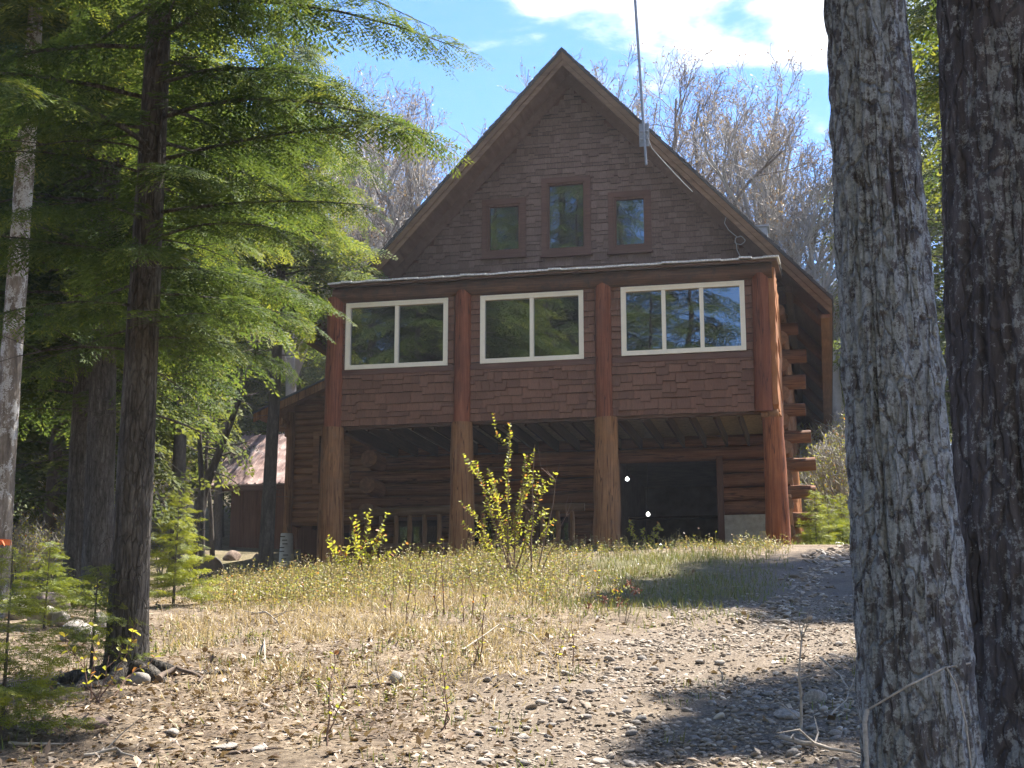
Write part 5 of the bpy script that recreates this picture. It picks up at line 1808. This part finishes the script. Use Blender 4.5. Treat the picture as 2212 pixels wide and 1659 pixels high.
den = lambda r, t: np.clip((pxm(r, t) - 415) / 60, 0, 1) * np.clip((1290 + 40 * np.sin(t) - pxm(r, t)) / 140, 0, 1) * np.clip((t - 14.2 + .8 * np.sin(r * 2)) / 2.5, 0, 1) * np.clip(.75 + .8 * fbm(r * 1.1, t * 1.1, 0, 58, 3), .12, 1)
weed_field('bank_weeds', -4.8, 2.0, 14.2, 22.6, 13500, den, .10, .30, .036, rg, 'dense yellow green weeds covering the bank below the porch')
den = lambda r, t: np.clip((pxm(r, t) - 1150) / 80, 0, 1) * np.clip((1720 - pxm(r, t)) / 60, 0, 1) * (.55 + .3 * np.sin(r * 5))
weed_field('porch_weeds', -.2, 5.2, 21.6, 23.6, 1500, den, .08, .22, .036, rg, 'fringe of sunlit weeds along the foot of the porch posts')
den = lambda r, t: np.clip((300 - pxm(r, t)) / 80, 0, 1) * np.clip((t - 14.5) / 1.5, 0, 1) * .8
weed_field('wood_weeds', -8.5, -2.8, 14.5, 23, 2600, den, .15, .42, .06, rg, 'leafy green undergrowth on the floor of the wood at the left', .42, .92)
den = lambda r, t: (fbm(r * 1.3, t * 1.3, 0, 61, 2) > .12) * .6 * np.clip(1 - drive_mask(r, t) * 1.6, 0, 1)
weed_field('clearing_weeds', -3.2, 2.4, 8.6, 15.0, 4200, den, .03, .11, .024, rg, 'small scattered green weeds in the dry clearing', .42, .95)


# leafy shrubs standing out of the weeds
def leafy_shrub(px, t, stems, leaf, label, seed, name='leafy_shrub', bare_top=0, dens=.05, tint=(.25, .85), sub=4, cat='shrub'):
    b = spot(px, t)
    rg = np.random.default_rng(seed)
    s0, s1, ra, rb = [], [], [], []
    P, D = [], []

    def twig(pts, r, leaves=True, lo=.25):
        for i in range(len(pts) - 1):
            s0.append(pts[i]); s1.append(pts[i + 1]); ra.append(r * (1 - .7 * i / (len(pts) - 1))); rb.append(r * (1 - .7 * (i + 1) / (len(pts) - 1)))
        if not leaves: return
        L = sum(np.linalg.norm(pts[i + 1] - pts[i]) for i in range(len(pts) - 1))
        k = int(L / dens)
        for j in range(k):
            u = lo + (1 - lo) * (j + .5) / k; f = u * (len(pts) - 1); i = min(len(pts) - 2, int(f))
            p = pts[i] + (pts[i + 1] - pts[i]) * (f - i); ax = norm(pts[i + 1] - pts[i])
            a = rg.uniform(0, 2 * PI)
            o = norm(np.cross(ax, np.array([math.cos(a), math.sin(a), .2])))
            for sg in (1, -1):
                P.append(p); D.append(norm(o * sg + ax * .55 + rg.normal(0, .2, 3)))
    e = empty(name, b, 0, label, cat)
    for (dx, h, lean) in stems:
        s0.clear(); s1.clear(); ra.clear(); rb.clear()
        p0 = np.array([rg.normal(0, .06), rg.normal(0, .06), -.05])
        tgt = np.array([dx / FPX * t * RGT[0] + rg.normal(0, .05), dx / FPX * t * RGT[1] + rg.normal(0, .15), h])
        pts = [p0 + (tgt - p0) * f + np.array([0, 0, .15 * h * math.sin(f * PI) * lean]) + rg.normal(0, .012, 3) for f in np.linspace(0, 1, 7)]
        twig(pts, .004 + .0045 * h, True, .3)
        for q in range(sub):
            i = rg.integers(2, 6); d = norm(pts[i] - pts[i - 1]); o = norm(rg.normal(0, 1, 3) * np.array([1, 1, .2]))
            l = h * rg.uniform(.14, .34)
            st = pts[i]; twig([st, st + norm(d * .6 + o * .7) * l * .5, st + norm(d * .6 + o * .7) * l * .5 + norm(d + o * .25) * l * .5], .004, rg.random() > bare_top, .1)
        Vs, Fs = prisms(s0, s1, ra, rb, 4)
        link('stem', np_mesh('shrub_stem', Vs, Fs, M['stem_red']), e)
    P, D = np.array(P), np.array(D); n = len(P)
    sd = norm(np.cross(D, rg.normal(0, .6, (n, 3)) + np.array([0, 0, 1.0])))
    ln = leaf * rg.uniform(.6, 1.3, n)
    mid = P + D * (ln * .5)[:, None]; nr = np.cross(sd, D)
    tip = P + D * ln[:, None] - nr * (ln * .1)[:, None]; w = (ln * .36)[:, None]
    q1 = P + D * (ln * .25)[:, None]; q2 = P + D * (ln * .7)[:, None]
    V = np.stack([P, q1 + sd * w * .8 + nr * w * .3, q2 + sd * w * .8 + nr * w * .3, tip, q2 - sd * w * .8 + nr * w * .3, q1 - sd * w * .8 + nr * w * .3], 1).reshape(-1, 3)
    i = np.arange(n) * 6
    Fq = np.concatenate([np.stack([i, i + 1, i + 2, i + 3], 1), np.stack([i, i + 3, i + 4, i + 5], 1)])
    tt = rg.uniform(*tint, n); tt = np.where(rg.random(n) < .06, .96, tt)
    link('leaves', np_mesh('shrub_leaves', V, Fq, M['spring_leaf'], tint=np.concatenate([tt, tt])), e)
    return e


leafy_shrub(778, 20.3, ((-92, .55, 0), (-55, .62, .1), (-20, .95, 0), (-8, .80, 0), (25, 1.0, 0), (48, .72, .1), (10, .6, 0), (72, .92, 0), (100, .55, .2), (-35, .5, .2)), .062, 'round leaved yellow green shrub before the first two porch posts', 801, dens=.07, sub=3)
leafy_shrub(1105, 18.2, ((-12, 2.05, 0), (-85, 1.55, .15), (-62, 1.5, .1), (-98, 1.0, .2), (-100, .75, .25), (-40, 1.2, .1), (25, 1.65, .05), (48, 1.7, .05), (62, 1.3, .1), (75, .95, .2), (92, .8, .25), ), .046, 'tall spreading yellow green shrub in front of the second porch post', 802, dens=.05, sub=4)
leafy_shrub(1150, 18.0, ((12, 1.75, 0), (62, 1.55, 0), (70, 1.05, 0)), .02, 'bare pale stems rising behind the tall spreading shrub', 803, dens=.6, sub=2)
leafy_shrub(1390, 23.2, ((-55, .32, .1), (-20, .42, .1), (20, .40, .1), (50, .30, .2), (0, .3, 0)), .05, 'small leafy shrub in front of the dark garage opening', 804, dens=.05, sub=3)
leafy_shrub(1300, 14.5, ((-30, .30, .1), (10, .36, .1), (40, .28, .1), (60, .22, 0)), .03, 'low dry weed with yellow leaves below the shaded grass', 805, dens=.05, sub=3, tint=(.5, .95))
leafy_shrub(200, 9.0, ((-60, .42, .1), (-10, .5, .1), (40, .35, .2), (75, .45, .1), (110, .3, .2)), .04, 'straggling yellow leaved shrub in front of the front hemlock trunk', 806, dens=.09, sub=2, tint=(.55, .9))
for k, (px, py, h) in enumerate(((955, 1330, .75), (1043, 1440, .5), (1220, 1440, .42), (960, 1580, .45), (905, 1350, .6), (845, 1340, .5), (1010, 1345, .62), (740, 1600, .5), (660, 1310, .45))):
    tt_ = on_ground(px, py)
    leafy_shrub(px, tt_, ((rd.uniform(-6, 8), h, 0), (rd.uniform(-10, 12), h * .7, 0)), .028, {0: 'thin upright stem', 1: 'thin dark stem', 2: 'thin leafy stem'}[k % 3] + ' of a young shrub, ' + ('nearest the tall shrub', 'in the dry grass below the tall shrub', 'at the gravel edge below the tall shrub', 'low in the foreground litter', 'between the two leafy shrubs', 'below the round leaved shrub', 'left of the tall shrub foot', 'in the litter left of the foreground stem', 'on the bank left of the round leaved shrub')[k], 820 + k, 'shrub_stem', dens=.11, sub=1, cat='stem')

# bare thin sapling on the drive beside the lichened trunk
def bare_sapling(px, py, h, name, label, seed, material='stick_pale', spread=.35):
    b = gspot(px, py); rg = np.random.default_rng(seed)
    pts = [np.array([rg.normal(0, .01), rg.normal(0, .01), h * f]) for f in np.linspace(-.05, 1, 7)]
    s0, s1, ra, rb = pts[:-1], pts[1:], [.010 * (1 - .12 * i) for i in range(6)], [.010 * (1 - .12 * (i + 1)) for i in range(6)]
    s0, s1 = list(s0), list(s1)
    for k in range(7):
        i = rg.integers(1, 6); d = norm(np.array([rg.normal(), rg.normal(), rg.uniform(.2, .8)])); l = h * spread * rg.uniform(.5, 1)
        s0 += [pts[i], pts[i] + d * l * .5]; s1 += [pts[i] + d * l * .5, pts[i] + d * l * .5 + norm(d + rg.normal(0, .4, 3)) * l * .5]; ra += [.004, .003]; rb += [.003, .0015]
    V, Fq = prisms(s0, s1, ra, rb, 5)
    o = link(name, np_mesh(name, V, Fq, M[material], smooth=True)); o.location = b
    tag(o, label, 'sapling')


bare_sapling(1732, 1590, .62, 'bare_sapling', 'thin leafless sapling standing in the shaded gravel by the lichened trunk', 831)
bare_sapling(1560, 1490, .16, 'bare_sapling', 'tiny leafless twig standing in the shaded gravel', 832)

# rusty dried flower heads
b = gspot(1340, 1345)
rgd = np.random.default_rng(840)
o = empty('dried_flowers', b, 0, 'rusty brown dried flower heads at the edge of the shaded grass', 'weed')
for (dx, h) in ((-.16, .22), (-.02, .20), (.10, .36), (.13, .30), (-.3, .16)):
    e = np.array([dx, rgd.normal(0, .08), h])
    st = link('stem', np_mesh('dry_stem', *prisms([np.array([dx * .4, 0, -.03])], [e], [.004], [.002], 4), M['stick_dark']), o)
    P = e + rgd.normal(0, .022, (26, 3)); D = norm(rgd.normal(0, 1, P.shape)); sd = norm(np.cross(D, rgd.normal(0, 1, P.shape)))
    fh = link('flower_head', np_mesh('flower_head', *leaf_quads(P, D, sd, np.full(26, .026), np.full(26, .018)), M['rust_red']), st); fh['kind'] = 'stuff'

# stones: angular rocks left, cobbles on the drive
def stone(px, py, s, seed, label, grp=None, mname='stone', flat=.55, name='stone', cat='stone', sub=2, sink=.25):
    V, Fq = rock_template(sub, seed, flat, .3, True)
    o = link(name, np_mesh(name, V, Fq, M[mname], smooth=False))
    p = gspot(px, py); o.location = (p.x, p.y, p.z + s * flat * (1 - sink) * .6); o.scale = (s, s, s); o.rotation_euler = (.1 * math.sin(seed), .1 * math.cos(seed), seed * 1.7)
    return tag(o, label, cat, grp)


stone(62, 1300, .16, 1, 'pale angular rock on top of the rock pile at the left', flat=.8, name='rock', cat='rock')
stone(100, 1318, .22, 2, 'brown angular rock right of the pale one in the rock pile', mname='stone_brown', flat=.6, name='rock', cat='rock')
stone(30, 1335, .26, 3, 'broad grey rock at the left edge of the rock pile', flat=.6, name='rock', cat='rock')
stone(85, 1345, .18, 4, 'shaded rock at the foot of the rock pile', flat=.6, name='rock', cat='rock')
stone(130, 1350, .15, 5, 'small light rock in front of the rock pile', flat=.6, name='rock', cat='rock')
stone(170, 1385, .17, 6, 'flat pale slab leaning left of the front hemlock', flat=.9, name='rock', cat='rock')
stone(212, 1375, .14, 7, 'upright white slab behind the front hemlock foot', flat=1.2, name='rock', cat='rock')
stone(338, 1452, .12, 8, 'rounded brown rock at the roots of the front hemlock', mname='stone_brown', flat=.5, name='rock', cat='rock')
stone(300, 1478, .09, 9, 'grey stone wedged under the hemlock root', flat=.6, name='rock', cat='rock')
stone(858, 1476, .075, 10, 'bright white stone on the dry grass', flat=.7, name='rock', cat='rock')
stone(208, 1575, .075, 11, 'brown block of stone in the foreground leaf litter', mname='stone_brown', flat=.7, name='rock', cat='rock')
stone(372, 1590, .05, 12, 'small white stone in the foreground litter', flat=.5, name='rock', cat='rock')
stone(485, 1622, .07, 13, 'flat pale stone at the bottom of the litter', flat=.35, name='rock', cat='rock')
stone(560, 1625, .07, 14, 'wide flat stone in the bottom foreground', flat=.3, name='rock', cat='rock')
stone(1760, 1515, .075, 15, 'smooth light stone in the shade on the drive near the trunk', flat=.6, name='rock', cat='rock')
stone(1700, 1550, .10, 16, 'broad flat stone in the shaded gravel left of the sapling', flat=.35, name='rock', cat='rock')
stone(500, 1210, .26, 17, 'boulder at the foot of the shed wall', mname='stone_brown', flat=.6, name='rock', cat='rock')
stone(555, 1212, .22, 18, 'smaller boulder beside the slender hemlock by the shed', mname='stone_brown', flat=.6, name='rock', cat='rock')
cobs = [np_mesh('cobble', *rock_template(1, 950 + i, .4, .3, True), M['stone'], smooth=False) for i in range(6)]
rgc = np.random.default_rng(77); k = 0
while k < 70:
    px, py = rgc.uniform(850, 1868), rgc.uniform(1385, 1655)
    p = gspot(px, py); r, t = xy_to_rt(p.x, p.y)
    if rgc.random() > drive_mask(np.array([r]), np.array([t]))[0]: continue
    s = rgc.uniform(.03, .055)
    o = link('cobble', cobs[k % 6]); o.location = (p.x, p.y, p.z + s * .2); o.scale = (s, s, s); o.rotation_euler = (rgc.normal(0, .15), rgc.normal(0, .15), rgc.uniform(0, 6.28))
    tag(o, 'pale cobble bedded in the gravel of the drive', 'cobble', 'cobbles on the gravel drive'); k += 1

# sticks and fallen branches
def stick(pts, r, mname, label, seed, name='fallen_branch', twigs=0, cat='branch'):
    rg = np.random.default_rng(seed)
    W = [gspot(px, py, r * .7 + dz) for (px, py, dz) in pts]
    b = W[0]; P = [np.array(w - b) for w in W]
    Q = []
    for i in range(len(P) - 1):
        for f in (0, .33, .66): Q.append(P[i] + (P[i + 1] - P[i]) * f + rg.normal(0, r * .5, 3) * np.array([1, 1, .4]))
    Q.append(P[-1])
    n = len(Q)
    mb = MB(); mb.tube([tuple(q) for q in Q], [r * (1 - .7 * i / (n - 1)) for i in range(n)], 7, wob=.3, seed=seed)
    for k in range(twigs):
        i = rg.integers(1, n - 1); d = norm(np.array([rg.normal(), rg.normal(), rg.uniform(.1, .9)])); l = rg.uniform(.1, .3)
        mb.tube([tuple(Q[i]), tuple(Q[i] + d * l * .5), tuple(Q[i] + d * l * .5 + norm(d + rg.normal(0, .4, 3)) * l * .5)], [r * .4, r * .3, r * .1], 5)
    o = link(name, mb.mesh(name, M[mname])); o.location = b
    tag(o, label, cat)


stick(((340, 1478, .02), (380, 1468, .06), (430, 1474, .03), (445, 1484, 0)), .022, 'stick_dark', 'dark curved branch lying right of the hemlock roots', 1)
stick(((600, 1492, 0), (640, 1482, .01), (720, 1484, .01)), .009, 'stick_dark', 'thin stick lying in the middle of the dry clearing', 2, twigs=3)
stick(((735, 1490, 0), (800, 1486, .01), (862, 1480, .01)), .011, 'stick_dark', 'dark stick pointing at the white stone', 3, twigs=2)
stick(((1690, 1612, .03), (1760, 1628, .03), (1868, 1650, .02)), .016, 'stick_pale', 'long pale branch on the gravel at the foot of the lichened trunk', 4, twigs=3)
stick(((1775, 1480, .18), (1815, 1500, .12), (1838, 1520, .08), (1862, 1535, .10)), .007, 'stick_pale', 'thin bleached twig beside the lichened trunk', 5, twigs=5)
stick(((1790, 1560, .02), (1830, 1545, .08), (1848, 1515, .14)), .006, 'stick_pale', 'arched thin twig below the bleached one', 6, twigs=3)
stick(((20, 1612, 0), (90, 1620, .01), (150, 1612, 0)), .013, 'stick_pale', 'pale stick in the bottom left litter', 7)
stick(((495, 1632, 0), (560, 1626, .01), (612, 1622, 0)), .010, 'stick_dark', 'dark stick beside the flat foreground stones', 8)
stick(((545, 1335, .03), (575, 1345, .08), (600, 1352, .02)), .014, 'stick_pale', 'grey weathered stump root in the clearing', 9, twigs=4)
stick(((560, 1422, .0), (570, 1410, .1), (575, 1440, .01)), .012, 'stick_pale', 'short grey splintered stick by the dry grass', 10, twigs=2)
stick(((1000, 1420, .05), (1080, 1395, .16), (1150, 1410, .14), (1210, 1440, .02)), .006, 'stick_pale', 'long arching dry stem over the straw', 11)
stick(((180, 1640, 0), (250, 1630, .02), (300, 1650, 0)), .012, 'stick_pale', 'pale stick at the bottom edge of the litter', 12, twigs=1)
stick(((790, 601 + 880, .0), (830, 1475, .06)), .006, 'stick_pale', 'short pale twig near the white stone', 13, twigs=2)

# rope hung round the lichened trunk
def trail(pxs, t, r, name, label, mname='rope', cat='rope'):
    P = [at(px, py, tt) for (px, py, tt) in pxs]
    b = P[0]; mb = MB(); Q = []
    for i in range(len(P) - 1):
        for f in (0, .25, .5, .75): Q.append(P[i].lerp(P[i + 1], f) - b)
    Q.append(P[-1] - b)
    mb.tube(Q, r, 8, wob=.25, seed=3); o = link(name, mb.mesh(name, M[mname])); o.location = b
    tag(o, label, cat)


trail(((2096, 1432, 4.50), (2040, 1442, 4.42), (1960, 1482, 4.39), (1890, 1524, 4.43), (1872, 1535, 4.50)), 0, .0032, 'dead_vine', 'thin dead vine slanting across the lichened trunk', 'rope', 'vine')
trail(((1874, 1533, 4.48), (1868, 1560, 4.47), (1872, 1640, 4.46), (1874, 1740, 4.46)), 0, .0075, 'rope', 'grey frayed rope hanging down the left edge of the lichened trunk')
trail(((2044, 1440, 4.40), (2066, 1480, 4.40), (2086, 1560, 4.40), (2104, 1700, 4.40)), 0, .003, 'dead_vine', 'dead vine hanging down the right side of the lichened trunk', 'rope', 'vine')

# drum by the wood, bleached stump on the lawn
p = spot(446, 22.5)
mb = MB(); n = 18
prof = [(.0, -.34), (.24, -.34), (.25, -.33), (.25, -.30), (.24, -.28), (.24, .28), (.25, .30), (.25, .33), (.24, .34), (.22, .335), (.22, .30), (.0, .30)]
vs, fs = [], []
for (rr, x) in prof:
    for j in range(n): vs.append((x, rr * math.cos(j * 2 * PI / n), rr * math.sin(j * 2 * PI / n)))
for i in range(len(prof) - 1):
    for j in range(n): fs.append((i * n + j, i * n + (j + 1) % n, (i + 1) * n + (j + 1) % n, (i + 1) * n + j))
mb.add(vs, fs, 0, True)
o = link('drum', mb.mesh('drum', M['drum_dark'])); o.location = (p.x, p.y, p.z + .2); o.rotation_euler = (0, 0, -1.1)
tag(o, 'dark round drum lying on its side behind the young spruce', 'drum')
p = spot(1812, 26.6)
mb = MB()
for k in range(6):
    a = k * 1.05 + .3; l = .16 + .10 * (k % 3) / 2
    mb.tube([(0, 0, .07), (math.cos(a) * l * .5, math.sin(a) * l * .5, .09 - .01 * k), (math.cos(a) * l, math.sin(a) * l, .0)], [.045, .032, .012], 8, wob=.35, seed=k)
mb.tube([(-.13, .02, .07), (-.03, 0, .12), (.06, -.01, .10), (.14, 0, .03)], [.02, .05, .045, .015], 9, wob=.35, seed=9)
o = link('bleached_stump', mb.mesh('bleached_stump', M['white_bone'])); o.location = p
tag(o, 'bleached white stump root lying on the lawn right of the house', 'stump')

# ------------------------------------------------------------------ thin haze added to lift the shadows, standing in for lens glare
mb = MB(); mb.box((-900, -900, -12), (900, 900, 75))
hz = link('haze', mb.mesh('haze', []))
tag(hz, 'thin haze volume added to lift the shadows in the clearing', 'haze', kind='stuff')
hm = bpy.data.materials.new('shadow_lift_haze'); hm.use_nodes = True
nt = hm.node_tree; nt.nodes.clear()
ho = nt.nodes.new('ShaderNodeOutputMaterial')
hv = nt.nodes.new('ShaderNodeVolumePrincipled')
hv.inputs['Color'].default_value = (0.93, 0.95, 1.0, 1)
hv.inputs['Density'].default_value = 0.0006
hv.inputs['Anisotropy'].default_value = 0.35
nt.links.new(hv.outputs[0], ho.inputs['Volume'])
hz.data.materials.append(hm)
